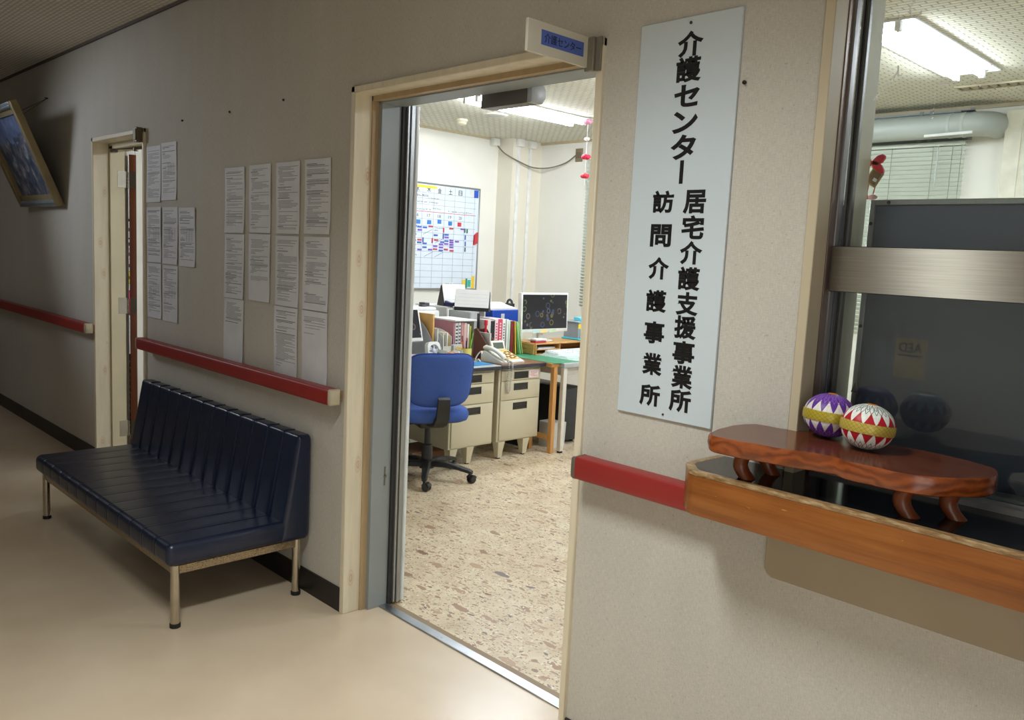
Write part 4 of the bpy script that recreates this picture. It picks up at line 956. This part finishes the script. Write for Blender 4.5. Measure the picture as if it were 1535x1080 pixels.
# calendars
def calendar(label, c, w, h, d, rotz):
    g = thing('desk_calendar', label, 'calendar', (0, 0, 0), 'desk calendars on top of the racks')
    b = B(); q = [(d/2, 0), (d/2-.004, .004), (.004, h), (-.004, h), (-d/2, 0), (-d/2+.006, 0), (-.002, h-.012), (.002, h-.012), (d/2-.008, .004)]
    for hw in (w/2,): b.prism([(d/2, 0), (d/2, .022), (.003, h), (-.003, h), (-d/2, 0)], -hw, hw, 'xz', 0)
    b.build('easel', P((22, 22, 26), .5), g, 20)
    n = Vector((h, 0, d/2)).normalized()
    b = B(); u = Vector((-d/2, 0, h)).normalized(); p = Vector((d/2, 0, .028)); L_ = h*1.0-.012
    b.obox(p+u*(L_/2)+n*.0035, (0, 1, 0), u, n, w/2-.003, L_/2, .003); pg = b.build('pages', M_paper, g, 20)
    b = B()
    for i in range(4): b.obox(p+u*(L_*(.15+.2*i))+n*.0068, (0, 1, 0), u, n, w/2-.02, .0006, .0002)
    o = b.build('printed_rows', P((200, 202, 206), .6), pg, 0); o['kind'] = 'stuff'
    for i in range(9):
        y = -w/2+.02+(w-.04)*i/8
        B().tube([Vector((.006*cos(a), y, h-.002+.006*sin(a))) for a in [2*pi*k/10 for k in range(11)]], .0011, 5).build('ring', M_alu, g)
    g.location = c; g.rotation_euler = (0, 0, rotz)
calendar('wide black easel calendar with blank white pages above the grey cabinet', (-4.955, 2.565, 1.0405), .275, .155, .10, radians(-50))
calendar('black easel calendar seen from its side behind the wide one', (-5.22, 2.575, 1.061), .21, .165, .12, radians(-12))
br_ = thing('storage_rack', 'white rack on the far desk holding the turned calendar', 'rack', (-5.3, 2.7, .70))
B().box(-5.50, -5.10, 2.42, 2.84, 1.048, 1.06, .002, 1).build('rack_top', M_paper, br_)
for y in (2.42, 2.828): B().box(-5.50, -5.10, y, y+.012, .7, 1.048).build('rack_side', P((206, 206, 202), .5), br_)
sp2 = thing('stapler', 'navy stapler on the white rack before the turned calendar', 'stapler', (-5.14, 2.50, 1.06))
B().prism([(-5.18, 1.0605), (-5.18, 1.075), (-5.10, 1.072), (-5.10, 1.0605)], 2.46, 2.49, 'xz', .002, 1).build('stapler_base', P((28, 36, 84), .4), sp2)
B().prism([(-5.18, 1.078), (-5.175, 1.105), (-5.10, 1.090), (-5.10, 1.076)], 2.46, 2.49, 'xz', .004, 1).build('stapler_arm', P((34, 44, 104), .35), sp2)
pr = thing('printer', 'white printer on the far desk above the left monitor', 'printer', (-5.35, 2.15, .70))
B().box(-5.55, -5.12, 1.92, 2.37, .7006, 1.03, .012, 2).build('body', P((236, 236, 232), .45), pr)
B().box(-5.53, -5.14, 1.94, 2.35, 1.03, 1.055, .008, 2).build('lid', P((240, 240, 238), .4), pr)
B().box(-5.122, -5.117, 2.0, 2.30, .80, .86, .001, 1).build('paper_slot', M_black, pr)
lbx = tag(B().box(-5.30, -5.22, 2.30, 2.345, 1.0555, 1.085, .003, 1).box(-5.24, -5.20, 2.25, 2.30, 1.0555, 1.07, .002, 1).build('label_holder', P((60, 62, 66), .5)), 'small dark grey holder on top of the white printer', 'holder')
# blue box file behind
bb_ = thing('box_file', 'blue box file with papers on top behind the file row', 'file box', (-5.15, 3.06, .70))
B().box(-5.30, -5.08, 2.905, 3.225, .7006, 1.03, .004, 1).build('box_body', P((26, 78, 190), .4), bb_)
B().box(-5.084, -5.078, 3.0, 3.04, .95, 1.0, .001, 1).build('label', M_paper, bb_)
pp = thing('clipped_papers', 'thick white paper bundle with black clip on the blue box file', 'papers', (-5.17, 3.06, 1.03))
B().prism([(-5.29, 1.0305), (-5.29, 1.085), (-5.09, 1.045), (-5.09, 1.0305)], 2.89, 3.19, 'xz', .003, 1).build('sheets', M_paper, pp)
B().tube([Vector((-5.19+.03*cos(a), 3.20, 1.075+.035*sin(a))) for a in [pi*i/10 for i in range(11)]], .010, 8).box(-5.23, -5.15, 3.18, 3.225, 1.0305, 1.08, .004, 1).build('binder_clip', M_black, pp)
# grey magazine holder, white one, memo rack, fan, blue sheet
mh = thing('magazine_holder', 'grey curved magazine holder with tan envelope left of the rack', 'file box', (-4.85, 2.03, .70))
prof = [(-4.98, .7006), (-4.98, 1.0)]+[(-4.98+.27*u, 1.0-.005*u-.19*u**2.2) for u in [i/8 for i in range(1, 9)]]+[(-4.71, .7006)]
for y in (1.99, 2.06): B().prism(prof, y, y+.004, 'xz').build('side', P((168, 172, 178), .5), mh)
B().box(-4.714, -4.71, 1.994, 2.06, .7006, .80).build('front', P((168, 172, 178), .5), mh)
B().box(-4.98, -4.976, 1.994, 2.06, .7006, 1.0).build('back', P((168, 172, 178), .5), mh)
tag(B().box(-4.965, -4.76, 2.015, 2.03, .7006, 1.035, .002, 1).build('envelope', P((226, 178, 106), .6)), 'tan envelope standing in the grey magazine holder', 'envelope')
tag(B().box(-4.94, -4.73, 2.035, 2.045, .7006, .93, .001, 1).build('booklet', P((206, 208, 206), .6)), 'pale grey booklet standing in the grey magazine holder', 'booklet')
wh = thing('magazine_holder', 'white magazine holder full of papers right of the grey curved one', 'file box', (-4.80, 2.12, .70))
prof = [(-4.90, .7006), (-4.90, .92)]+[(-4.90+.18*u, .92-.05*u*u) for u in [i/6 for i in range(1, 7)]]+[(-4.72, .7006)]
for y in (2.085, 2.16): B().prism(prof, y, y+.004, 'xz').build('side', P((222, 220, 210), .5), wh)
B().box(-4.724, -4.72, 2.089, 2.16, .7006, .80).build('front', P((222, 220, 210), .5), wh)
B().box(-4.90, -4.896, 2.089, 2.16, .7006, .92).build('back', P((222, 220, 210), .5), wh)
for k, (y, z, c, nm) in enumerate(((2.095, .90, (210, 206, 190), 'buff'), (2.112, .885, (160, 164, 150), 'grey green'), (2.13, .90, (236, 234, 228), 'white'), (2.147, .875, (196, 176, 110), 'mustard'))):
    tag(B().box(-4.89, -4.732, y, y+.01, .7006, z, .001, 1).build('booklet', P(c, .6)), '%s booklet in the white magazine holder' % nm, 'booklet', 'booklets in the white magazine holder')
mr = thing('memo_rack', 'small white memo rack with orange cards beside the fan', 'rack', (-4.60, 2.06, .702))
B().box(-4.64, -4.56, 1.99, 2.14, .7022, .708, .001, 1).build('rack_base', M_plastic, mr)
for y in (1.99, 2.136): B().box(-4.64, -4.56, y, y+.004, .708, .79, .001, 1).build('rack_side', M_plastic, mr)
for k, (y, z, c, nm) in enumerate(((2.03, .775, (236, 160, 110), 'orange'), (2.055, .77, (244, 226, 200), 'cream'), (2.08, .775, (240, 190, 150), 'peach'), (2.105, .78, (236, 236, 234), 'white'))):
    tag(B().box(-4.635, -4.565, y, y+.012, .7082, z, .001, 1).build('card', P(c, .6)), '%s card bundle in the small white memo rack' % nm, 'card', 'cards in the memo rack')
fn = thing('desk_fan', 'small white square desk fan left of the memo rack', 'fan', (-4.70, 1.94, .70))
fc = Vector((-4.66, 1.945, .782))
t_ = radians(12); U = Vector((-sin(t_), 0, cos(t_))); Nn = Vector((cos(t_), 0, sin(t_)))
pts = [(.058*abs(cos(a))**.5*(1 if cos(a) >= 0 else -1), .064*abs(sin(a))**.5*(1 if sin(a) >= 0 else -1)) for a in [2*pi*k/32 for k in range(32)]]
inn = [(.044*cos(a), .044*sin(a)) for a in [2*pi*k/32 for k in range(32)]]
def pl(q, n): return [fc+Y*x+U*y+Nn*n for x, y in q]
b = B(); b.loft([pl(inn, .0), pl(inn, .016), pl(pts, .016), pl([(x*1.03, y*1.03) for x, y in pts], .0), pl(pts, -.02), pl([(x*.01, y*.01) for x, y in pts], -.02)], caps=False); b.build('fan_body', M_white, fn, 40)
for k in range(12):
    a = 2*pi*k/12; B().tube([fc+Nn*.014+Y*.014*cos(a)+U*.014*sin(a), fc+Nn*.017+Y*.03*cos(a+.25)+U*.03*sin(a+.25), fc+Nn*.014+Y*.045*cos(a+.4)+U*.045*sin(a+.4)], .0012, 5).build('grille_spoke', M_white, fn)
B().lathe([(.015, .010), (.015, .017), (.008, .02)], fc, Nn, 16).build('fan_hub', P((206, 206, 226), .4), fn)
for k in range(5):
    a = 2*pi*k/5; e1 = Y*cos(a)+U*sin(a); e2 = -Y*sin(a)+U*cos(a)
    B().loft([[fc+e1*r+e2*w1+Nn*n1, fc+e1*r+e2*w2+Nn*n2, fc+e1*r+e2*w2+Nn*(n2+.001), fc+e1*r+e2*w1+Nn*(n1+.001)] for r, w1, w2, n1, n2 in ((.012, -.008, .008, .002, .008), (.028, -.014, .012, .0, .008), (.041, -.010, .010, .001, .006))]).build('fan_blade', P((196, 198, 214), .4), fn)
B().box(-4.70, -4.62, 1.905, 1.985, .7022, .714, .004, 1).build('fan_foot', M_white, fn)
tag(B().box(-4.52, -4.36, 2.09, 2.27, .7002, .7040, .001, 1).build('clear_folder', P((36, 140, 206), .35)), 'bright blue folder lying flat on desk beside the blue chair', 'folder')
tag(B().box(-4.59, -4.49, 1.70, 1.86, .7022, .745, .004, 1).box(-4.57, -4.51, 1.74, 1.82, .745, .76).build('tape_case', P((40, 42, 46), .45)), 'black case on the desk below the left monitor', 'case')
tag(B().box(-4.614, -4.602, 1.62, 1.84, .7022, .77, .002, 1).build('memo_card', P((240, 206, 226), .6)), 'pink memo card propped under the left monitor', 'card')

# ================================================================ OFFICE WALLS AND CEILING
# ---- weekly whiteboard
wb = thing('whiteboard', 'large gridded weekly whiteboard on the left office wall', 'whiteboard', (-6.51, 3.2, 1.13))
B().box(-6.519, -6.495, 2.42, 3.955, 1.135, 2.135).build('board_face', P((222, 232, 242), .25, 0, .02), wb)
for a in ((2.40, 3.972, 2.135, 2.152), (2.40, 3.972, 1.118, 1.135)): B().box(-6.519, -6.488, *a, .003, 1).build('frame_bar', M_alu, wb)
for a in ((2.40, 2.42, 1.135, 2.135), (3.955, 3.972, 1.135, 2.135)): B().box(-6.519, -6.488, *a, .003, 1).build('frame_bar', M_alu, wb)
b = B(); xf = -6.4945
for y in [3.231-.136*k for k in range(6, -1, -1)]+[3.371, 3.507, 3.637, 3.772, 3.90]: b.box(-6.495, xf, y-.0012, y+.0012, 1.14, 2.13)
for z in (2.055, 2.0, 1.943, 1.805, 1.737, 1.674, 1.618, 1.555, 1.493, 1.429, 1.366, 1.303, 1.24, 1.18): b.box(-6.495, xf, 2.42, 3.92, z-.0012, z+.0012)
o = b.build('grid_lines', P((120, 124, 132), .5), wb, 0); o['kind'] = 'stuff'
B().box(-6.495, xf, 2.42, 3.92, 1.872, 1.877).build('red_line', P((196, 50, 60), .5), wb, 0)
for chx, y in (('火', 3.03), ('水', 3.166), ('木', 3.304), ('金', 3.438), ('土', 3.577), ('日', 3.705)): B().text(chx, (xf, y, 2.085), (0, 1, 0), (0, 0, 1), fit=(.048, .050), off=.014, depth=.0004).build('day_heading', P((48, 46, 48), .5), wb, 0)
for chx, y in (('16', 3.168), ('17', 3.311), ('18', 3.444), ('19', 3.578), ('20', 3.715)): B().text(chx, (xf, y, 1.838), (0, 1, 0), (0, 0, 1), fit=(.040, .030), off=.012, depth=.0004).build('date_number', P((110, 112, 118), .5), wb, 0)
b = B(); rnd = random.Random(3)
def scrib(y0, y1, z, h=.012, n=14):
    for k in range(n):
        y = y0+(y1-y0)*k/n; b.tube([(xf, y+rnd.uniform(0, .008), z+rnd.uniform(-h, h)*.6), (xf, y+rnd.uniform(-.002, .012), z+rnd.uniform(-h, h)*.6), (xf, y+rnd.uniform(0, .010), z+rnd.uniform(-h, h)*.6)], .0019, 4)
for z in (2.03, 2.022): scrib(3.11, 3.30, z, .014, 16)
scrib(3.30, 3.44, 2.005, .01, 12); scrib(3.11, 3.30, 1.965, .014, 18); scrib(3.31, 3.42, 1.965, .012, 12); scrib(3.11, 3.34, 1.895, .013, 18); scrib(3.36, 3.46, 1.91, .012, 10); scrib(3.56, 3.88, 1.895, .012, 26); scrib(3.11, 3.2, 1.735, .01, 6); scrib(3.39, 3.50, 1.725, .01, 10); scrib(3.39, 3.44, 1.70, .01, 6); scrib(3.12, 3.18, 1.455, .01, 6)
for y0, z0 in ((3.25, 1.655), (3.40, 1.575), (3.27, 1.44), (3.40, 1.44)): b.tube([(xf, y0, z0), (xf, y0+.11, z0+.05)], .0018, 4)
o = b.build('handwriting', P((48, 50, 58), .5), wb, 0); o['kind'] = 'stuff'
MAG = [(3.144, 1.729, 'b'), (3.203, 1.724, 'b'), (3.268, 1.722, 'b'), (3.34, 1.735, 'r'), (3.208, 1.695, 'p'), (3.603, 1.728, 'r'), (3.749, 1.731, 'p'), (3.142, 1.652, 'b'), (3.406, 1.654, 'b'), (3.504, 1.706, 'R'), (3.503, 1.65, 'B'), (3.545, 1.664, 'b'), (3.547, 1.638, 'p'), (3.141, 1.593, 'p'), (3.208, 1.6, 'r'), (3.206, 1.575, 'b'), (3.25, 1.601, 'B'), (3.272, 1.568, 'b'), (3.365, 1.598, 'R'), (3.414, 1.606, 'r'), (3.491, 1.589, 'b'), (3.545, 1.603, 'b'), (3.609, 1.613, 'p'), (3.682, 1.604, 'p'), (3.476, 1.567, 'p'), (3.544, 1.574, 'p'), (3.61, 1.592, 'p'), (3.611, 1.569, 'p'), (3.612, 1.543, 'p'), (3.137, 1.55, 'r'), (3.137, 1.514, 'p'), (3.212, 1.506, 'p'), (3.272, 1.531, 'b'), (3.343, 1.51, 'p'), (3.405, 1.546, 'p'), (3.405, 1.517, 'r'), (3.477, 1.537, 'p'), (3.476, 1.507, 'b'), (3.542, 1.519, 'r'), (3.616, 1.509, 'r'), (3.781, 1.718, 'G'), (3.812, 1.715, 'G'), (3.79, 1.65, 'B'), (3.793, 1.585, 'B'), (3.793, 1.528, 'G'), (3.132, 1.093, 'r'), (3.187, 1.772, 'S'), (3.319, 1.775, 'S'), (3.446, 1.787, 'S'), (3.584, 1.778, 'S'), (3.706, 1.775, 'T')]
KIND = {'b': ('blue', 'strip', (70, 104, 190), .025, .008), 'r': ('red', 'strip', (196, 70, 84), .025, .008), 'p': ('purple', 'strip', (128, 88, 186), .025, .008), 'R': ('red', 'upright bar', (196, 60, 74), .007, .024), 'B': ('blue', 'upright bar', (64, 96, 170), .007, .024), 'G': ('dark green', 'upright bar', (46, 110, 92), .007, .022), 'S': ('blue', 'square', (66, 130, 206), .023, .020), 'T': ('red', 'square', (206, 56, 66), .023, .020)}
ORD = ['first', 'second', 'third', 'fourth', 'fifth', 'sixth', 'seventh', 'eighth', 'ninth', 'tenth', 'eleventh', 'twelfth', 'thirteenth']
meshes = {}; count = {}
def colname(y):
    return 'the cut off left column' if y < 3.24 else ('the Thursday column' if y < 3.372 else ('the Friday column' if y < 3.508 else ('the Saturday column' if y < 3.64 else ('the Sunday column' if y < 3.77 else 'the right margin'))))
for y, z, k in sorted(MAG, key=lambda q: (-q[1], q[0])):
    nm, shp, col, hw, hh = KIND[k]; z = max(z, 1.15)
    if k not in meshes:
        o = B().box(-6.4944, -6.4885, -hw, hw, -hh, hh, .001, 1).build('magnet', P(col, .5), shift=(0, 0, 0)); meshes[k] = o.data
    else:
        o = bpy.data.objects.new('magnet', meshes[k]); COL.objects.link(o)
    o.location = (0, y, z); key = (nm, shp, colname(y)); count[key] = count.get(key, 0)+1
    tag(o, '%s %s magnet in %s of the whiteboard, %s one down' % (nm, shp, colname(y), ORD[count[key]-1]), 'magnet', 'colored magnets on the whiteboard')
def flatm(name, y0, y1, z0, z1, col, label, th=.004, cat='note'):
    return tag(B().box(-6.4944, -6.4944+th, y0, y1, z0, z1, .0008, 1).build(name, P(col, .6)), label, cat)
flatm('paper_strip', 2.95, 3.400, 2.099, 2.124, (238, 216, 60), 'yellow paper strip across the whiteboard heading row', .0012)
flatm('paper_tag', 3.832, 3.880, 2.06, 2.128, (222, 222, 218), 'blank white tag near the top right whiteboard corner', .0012)
flatm('magnet_sheet', 3.888, 3.945, 2.055, 2.130, (40, 84, 190), 'blue magnet sheet in the top right whiteboard corner', .003, 'magnet')
tag(B().prism([(3.90, 1.58), (3.945, 1.60), (3.945, 1.71), (3.905, 1.68)], -6.4944, -6.470, 'yz').build('paper_flag', P((186, 50, 56), .6)), 'dark red paper flag at right edge of the whiteboard', 'flag')
for y0, y1, z0, z1, col, nm in ((3.774, 3.815, 1.143, 1.222, (240, 206, 60), 'small yellow card'), (3.818, 3.842, 1.14, 1.236, (60, 140, 130), 'tall dark green card'), (3.846, 3.888, 1.15, 1.222, (60, 176, 150), 'teal card'), (3.897, 3.938, 1.125, 1.262, (238, 200, 60), 'tall yellow card')):
    flatm('card', y0, y1, z0, z1, col, '%s low on the right of the whiteboard' % nm, .003, 'card')
nt = flatm('paper_note', 3.515, 3.65, 1.142, 1.192, (226, 232, 236), 'white note with writing low on the whiteboard', .0012)
b = B(); xf = -6.493; scrib(3.53, 3.64, 1.178, .01, 12); scrib(3.56, 3.63, 1.158, .01, 8); o = b.build('writing', P((60, 62, 68), .5), nt, 0); o['kind'] = 'stuff'
# ---- conduits, boxes, cable
for k, y in enumerate((4.29, 4.46)):
    g = thing('conduit', '%s white cable conduit running down the office pillar' % ('left' if k == 0 else 'right'), 'conduit', (-6.29, y, 0), 'white conduits on the pillar')
    B().box(-6.3, -6.278, y-.017, y+.017, .0, 2.60, .004, 1).build('channel', P((232, 232, 228), .4), g)
    B().box(-6.3, -6.24, y-.035, y+.045, 2.60, 2.679, .010, 2).build('elbow_cover', P((228, 228, 220), .4), g)
jb = thing('junction_box', 'white junction box under ceiling left of the pillar', 'junction box', (-6.49, 4.14, 2.60))
B().box(-6.52, -6.45, 4.09, 4.18, 2.60, 2.679, .010, 2).build('box_body', P((226, 226, 216), .4), jb)
B().box(-6.452, -6.446, 4.10, 4.17, 2.61, 2.67, .002, 1).build('cover', P((230, 230, 222), .4), jb)
tag(B().tube(smooth_path([Vector(p) for p in ((-6.455, 4.15, 2.60), (-6.36, 4.17, 2.52), (-6.26, 4.27, 2.45), (-6.22, 4.44, 2.405), (-6.10, 4.56, 2.41), (-5.92, 4.60, 2.455), (-5.80, 4.625, 2.53))], 8), .007, 8).build('slack_cable', P((120, 114, 100), .5)), 'grey cable sagging from the junction box across the pillar', 'cable')
wp = thing('wall_plate', 'brown cable plate on the back office wall at the cable end', 'plate', (-5.76, 4.63, 2.48))
B().box(-5.81, -5.72, 4.625, 4.64, 2.465, 2.595, .003, 1).build('plate', P((132, 116, 92), .5), wp)
B().box(-5.795, -5.735, 4.620, 4.626, 2.50, 2.56, .002, 1).build('plate_insert', P((110, 96, 76), .5), wp)
# ---- ceiling items
sd = thing('smoke_detector', 'cream round smoke detector on the office ceiling', 'detector', (-5.89, 3.17, 2.63))
B().lathe([(.055, 2.68), (.055, 2.665), (.045, 2.655)], (-5.89, 3.17, 0), n=24).build('detector_base', P((224, 216, 190), .5), sd)
B().lathe([(.045, 2.655), (.045, 2.64), (.03, 2.628), (.001, 2.627)], (-5.89, 3.17, 0), n=24).build('sensor_head', P((216, 208, 180), .5), sd)
spk = thing('ceiling_speaker', 'flat round ceiling speaker beside the office light', 'speaker', (-5.43, 3.16, 2.66))
B().lathe([(.105, 2.68), (.105, 2.674), (.095, 2.670)], (-5.43, 3.16, 0), n=32).build('rim', P((206, 202, 186), .5), spk)
B().lathe([(.095, 2.6705), (.001, 2.668)], (-5.43, 3.16, 0), n=32).build('grille', P((188, 188, 178), .6), spk)
cv = thing('ceiling_vent', 'long slotted ceiling vent near the counter window light', 'vent', (-1.4, 3.99, 2.67))
b = B(); b.box(-2.0, -.8, 3.925, 3.94, 2.668, 2.679); b.box(-2.0, -.8, 4.04, 4.055, 2.668, 2.679); b.box(-2.01, -1.995, 3.925, 4.055, 2.668, 2.679); b.box(-.805, -.79, 3.925, 4.055, 2.668, 2.679); b.build('vent_frame', P((196, 186, 158), .5), cv)
B().box(-2.0, -.8, 3.94, 4.04, 2.6785, 2.6798).build('vent_recess', P((60, 54, 46), .7), cv)
for k in range(22): B().obox(Vector((-1.96+.054*k, 3.99, 2.673)), (1, 0, .7), (0, 1, 0), (-.7, 0, 1), .012, .05, .002).build('vent_slat', P((170, 160, 134), .5), cv)
# ---- door sensor
sn_ = thing('door_sensor', 'grey automatic door sensor under the doorway head', 'sensor', (-2.19, .25, 2.0))
B().box(-2.315, -2.065, .2155, .262, 2.060, 2.130, .004, 1).build('mount', P((26, 26, 28), .4), sn_)
B().prism([(.225, 2.063), (.285, 2.063), (.297, 2.05), (.297, 2.02), (.280, 2.0), (.225, 2.0)], -2.318, -2.085, 'yz', .006, 2).build('body', P((104, 100, 96), .35), sn_)
B().prism([(.225, 2.063), (.285, 2.063), (.297, 2.05), (.297, 2.02), (.280, 2.0), (.225, 2.0)], -2.085, -2.06, 'yz', .006, 2).build('end_cap', P((176, 180, 186), .3), sn_)  # paler end piece, light on the sensor's edge put into its colour
# ---- shelf glimpsed through the far doorway
fs = thing('label_shelf', 'white shelf with coloured labels glimpsed through the far doorway', 'shelf', (-6.47, .40, 0))
B().box(-6.52, -6.43, .26, .275, 0, 2.3).build('shelf_side', P((206, 206, 200), .5), fs)
B().box(-6.52, -6.43, .513, .525, 0, 2.3).build('shelf_side', P((206, 206, 200), .5), fs)
B().box(-6.52, -6.505, .275, .513, 0, 2.3).build('shelf_back', P((60, 52, 44), .6), fs)
for k, (z0, z1, col) in enumerate(((1.62, 2.28, (226, 228, 224)), (1.48, 1.60, (228, 230, 232)), (1.40, 1.47, (230, 226, 224)), (1.325, 1.395, (236, 206, 206)), (1.235, 1.32, (236, 232, 230)), (1.145, 1.23, (232, 206, 40)), (1.095, 1.14, (236, 236, 232)), (1.0, 1.09, (226, 60, 120)), (.92, .995, (206, 46, 84)), (.62, .91, (226, 230, 228)))):
    d = B().box(-6.505, -6.425, .277, .512, z0, z1, .002, 1).build('label_drawer', P(col, .5), fs)
    if k in (1, 2, 3, 4, 5): B().box(-6.425, -6.4244, .40, .50, (z0+z1)/2-.012, (z0+z1)/2+.012).build('label_mark', P((90, 60, 60), .6) if k != 5 else P((120, 96, 20), .6), d)
for k in range(12): B().box(-6.50, -6.43, .277, .512, .03+.048*k, .036+.048*k).build('shelf_slat', P((104, 92, 66), .5), fs)
# ---- blinds, duct, high window
def blind(label, x0, x1, z0, z1, y, left_cord):
    g = thing('venetian_blind', label, 'blind', ((x0+x1)/2, y, z0))
    B().box(x0, x1, y-.018, y+.02, z1-.03, z1, .002, 1).build('head_rail', P((206, 212, 200), .5), g)
    b = B(); z = z1-.05; a = radians(48)
    ux, uz = cos(a), sin(a)
    while z > z0:
        b.obox(Vector(((x0+x1)/2, y, z)), (1, 0, 0), (0, ux, -uz), (0, uz, ux), (x1-x0)/2, .0165, .0009); z -= .031
    o = b.build('slats', P((218, 224, 212), .45, 0, .02), g, 0); o['kind'] = 'stuff'
    for x in left_cord: B().cyl((x, y-.022, z0), (x, y-.022, z1-.03), .0022, n=6).build('cord', P((150, 150, 138), .6), g)
    B().cyl((x1-.17, y-.028, z1-.33), (x1-.17, y-.028, z1-.03), .004, n=8).build('tilt_wand', P((180, 190, 186), .3), g)
blind('pale green venetian blind under the duct seen through the counter window', -3.7, -2.125, 1.0, 2.44, 4.60, (-2.62, -2.33, -2.20, -2.14))
blind('grey venetian blind seen end on at right edge of the doorway', -5.62, -4.4, 1.0, 2.50, 4.60, (-5.5,))
hw_ = thing('high_window', 'grey louvred window strip between the duct and ceiling', 'window', (-2.9, 4.63, 2.45))
B().box(-3.7, -2.10, 4.628, 4.64, 2.45, 2.665).build('dark_glass', P((118, 132, 138), .25), hw_)
for z in (2.47, 2.505, 2.54, 2.575, 2.61, 2.645): B().box(-3.7, -2.12, 4.612, 4.628, z, z+.012, .001, 1).build('louvre_bar', P((158, 168, 168), .4), hw_)
for x in (-2.11, -2.38, -2.45): B().box(x-.012, x+.012, 4.608, 4.63, 2.45, 2.665, .001, 1).build('louvre_post', P((140, 148, 150), .4), hw_)
du = thing('duct', 'grey wrapped ventilation duct crossing above the pale green blind', 'duct', (-2.7, 4.47, 2.43))
pth = [Vector((-3.9, 4.47, 2.528)), Vector((-2.12, 4.47, 2.528))]+[Vector((-2.04+.10*sin(a), 4.57-.10*cos(a), 2.528)) for a in [pi/2*i/8 for i in range(9)]]+[Vector((-1.94, 4.64, 2.528))]
M_duct = P((176, 182, 176), .5, .1, .05, 5)
B().tube(pth, .083, 28).build('duct_pipe', M_duct, du, 60)
for x in (-2.10, -2.19): B().lathe([(.0835, -.012), (.086, -.010), (.086, .010), (.0835, .012)], (x, 4.47, 2.528), (1, 0, 0), 28, False).build('wrap_seam', P((184, 190, 184), .5), du)
B().lathe([(.076, -.3), (.087, -.3), (.087, .04), (.0835, .045)], (-3.06, 4.47, 2.528), (1, 0, 0), 28, False).build('pipe_collar', P((208, 196, 164), .5), du)
B().box(-2.12, -2.04, 4.42, 4.50, 2.61, 2.616, .001, 1).build('strap', M_black, du)
tag(B().tube([(-2.33, 4.385, 2.455), (-2.2, 4.385, 2.458), (-2.02, 4.385, 2.462)], .010, 8).build('taped_rod', P((240, 242, 240), .3)), 'white taped rod fixed along the underside of the duct', 'rod')
struct(B().box(-1.875, -1.70, 4.56, 4.64, 0, 2.62, .003, 1).box(-1.79, -1.77, 4.552, 4.56, 0, 2.55).build('trim_3', P((228, 224, 206), .5), smooth=0))
struct(B().box(-1.70, 1.5, 4.60, 4.64, 0, 2.55).build('window_2', P((222, 232, 230), .35), smooth=0))
# ---- hanging ornaments
orn = thing('hanging_charm', 'wooden charm with red bow hanging inside the window frame', 'ornament', (-.90, .245, 1.66))
B().tube([(-.905, .232, 1.79), (-.903, .243, 1.765), (-.893, .246, 1.745), (-.888, .247, 1.73)], .0022, 6).tube([(-.905, .232, 1.79), (-.91, .243, 1.76), (-.905, .247, 1.735)], .0016, 6).build('cord', P((226, 120, 60), .6), orn)
for s, dz in ((1, .012), (-1, -.004), (1, -.022)):
    b = B(); b.loft([[(-.893+s*q+.004*dx, .247+.004*dy, 1.748+dz*q/.03+hz*w*.011) for dx, dy, hz in ((0, 1, 1), (0, 1, -1), (0, -1, -1), (0, -1, 1))] for q, w in ((.001, .4), (.012, 1), (.024, .9), (.03, .3))]); b.build('bow_loop', P((222, 60, 76), .55), orn)
b = B(); b.obox(Vector((-.885, .247, 1.712)), (.85, 0, -.5), (0, 1, 0), (.5, 0, .85), .016, .0035, .020, .003); tgm = b.build('wooden_tag', P((176, 146, 104), .5), orn)
B().obox(Vector((-.885, .243, 1.712)), (.85, 0, -.5), (0, 1, 0), (.5, 0, .85), .011, .0006, .015).build('tag_picture', P((132, 104, 74), .5), tgm)
B().obox(Vector((-.881, .2422, 1.706)), (.85, 0, -.5), (0, 1, 0), (.5, 0, .85), .005, .0004, .004).build('white_window', M_paper, tgm)
B().tube([(-.897, .247, 1.70), (-.899, .246, 1.675), (-.896, .246, 1.66)], .0018, 6).tube([(-.88, .247, 1.695), (-.884, .247, 1.672)], .0014, 6).build('tail_cord', P((206, 90, 60), .6), orn)
B().sphere((-.884, .246, 1.665), .009, (1.3, .8, .7)).build('pink_bead', P((236, 186, 190), .5), orn)
mo = thing('flower_mobile', 'string of pink, white and red paper flowers at doorway right edge', 'ornament', (-4.5, 3.3, 2.1))
mx_, my_ = -4.545, 3.35
B().cyl((mx_, my_, 2.08), (mx_, my_, 2.679), .0015, n=6).build('string', P((230, 226, 220), .6), mo)
for z, r, col in ((2.575, .036, (226, 150, 180)), (2.44, .022, (236, 232, 226)), (2.30, .036, (206, 30, 60)), (2.15, .034, (214, 50, 66))):
    for k in range(6):
        a = k*pi/3; B().sphere((mx_+r*.5*cos(a), my_+r*.5*sin(a), z+.006*(k % 2)), r*.62, (1, 1, .8), 10, 7).build('petal', P(col, .6), mo)
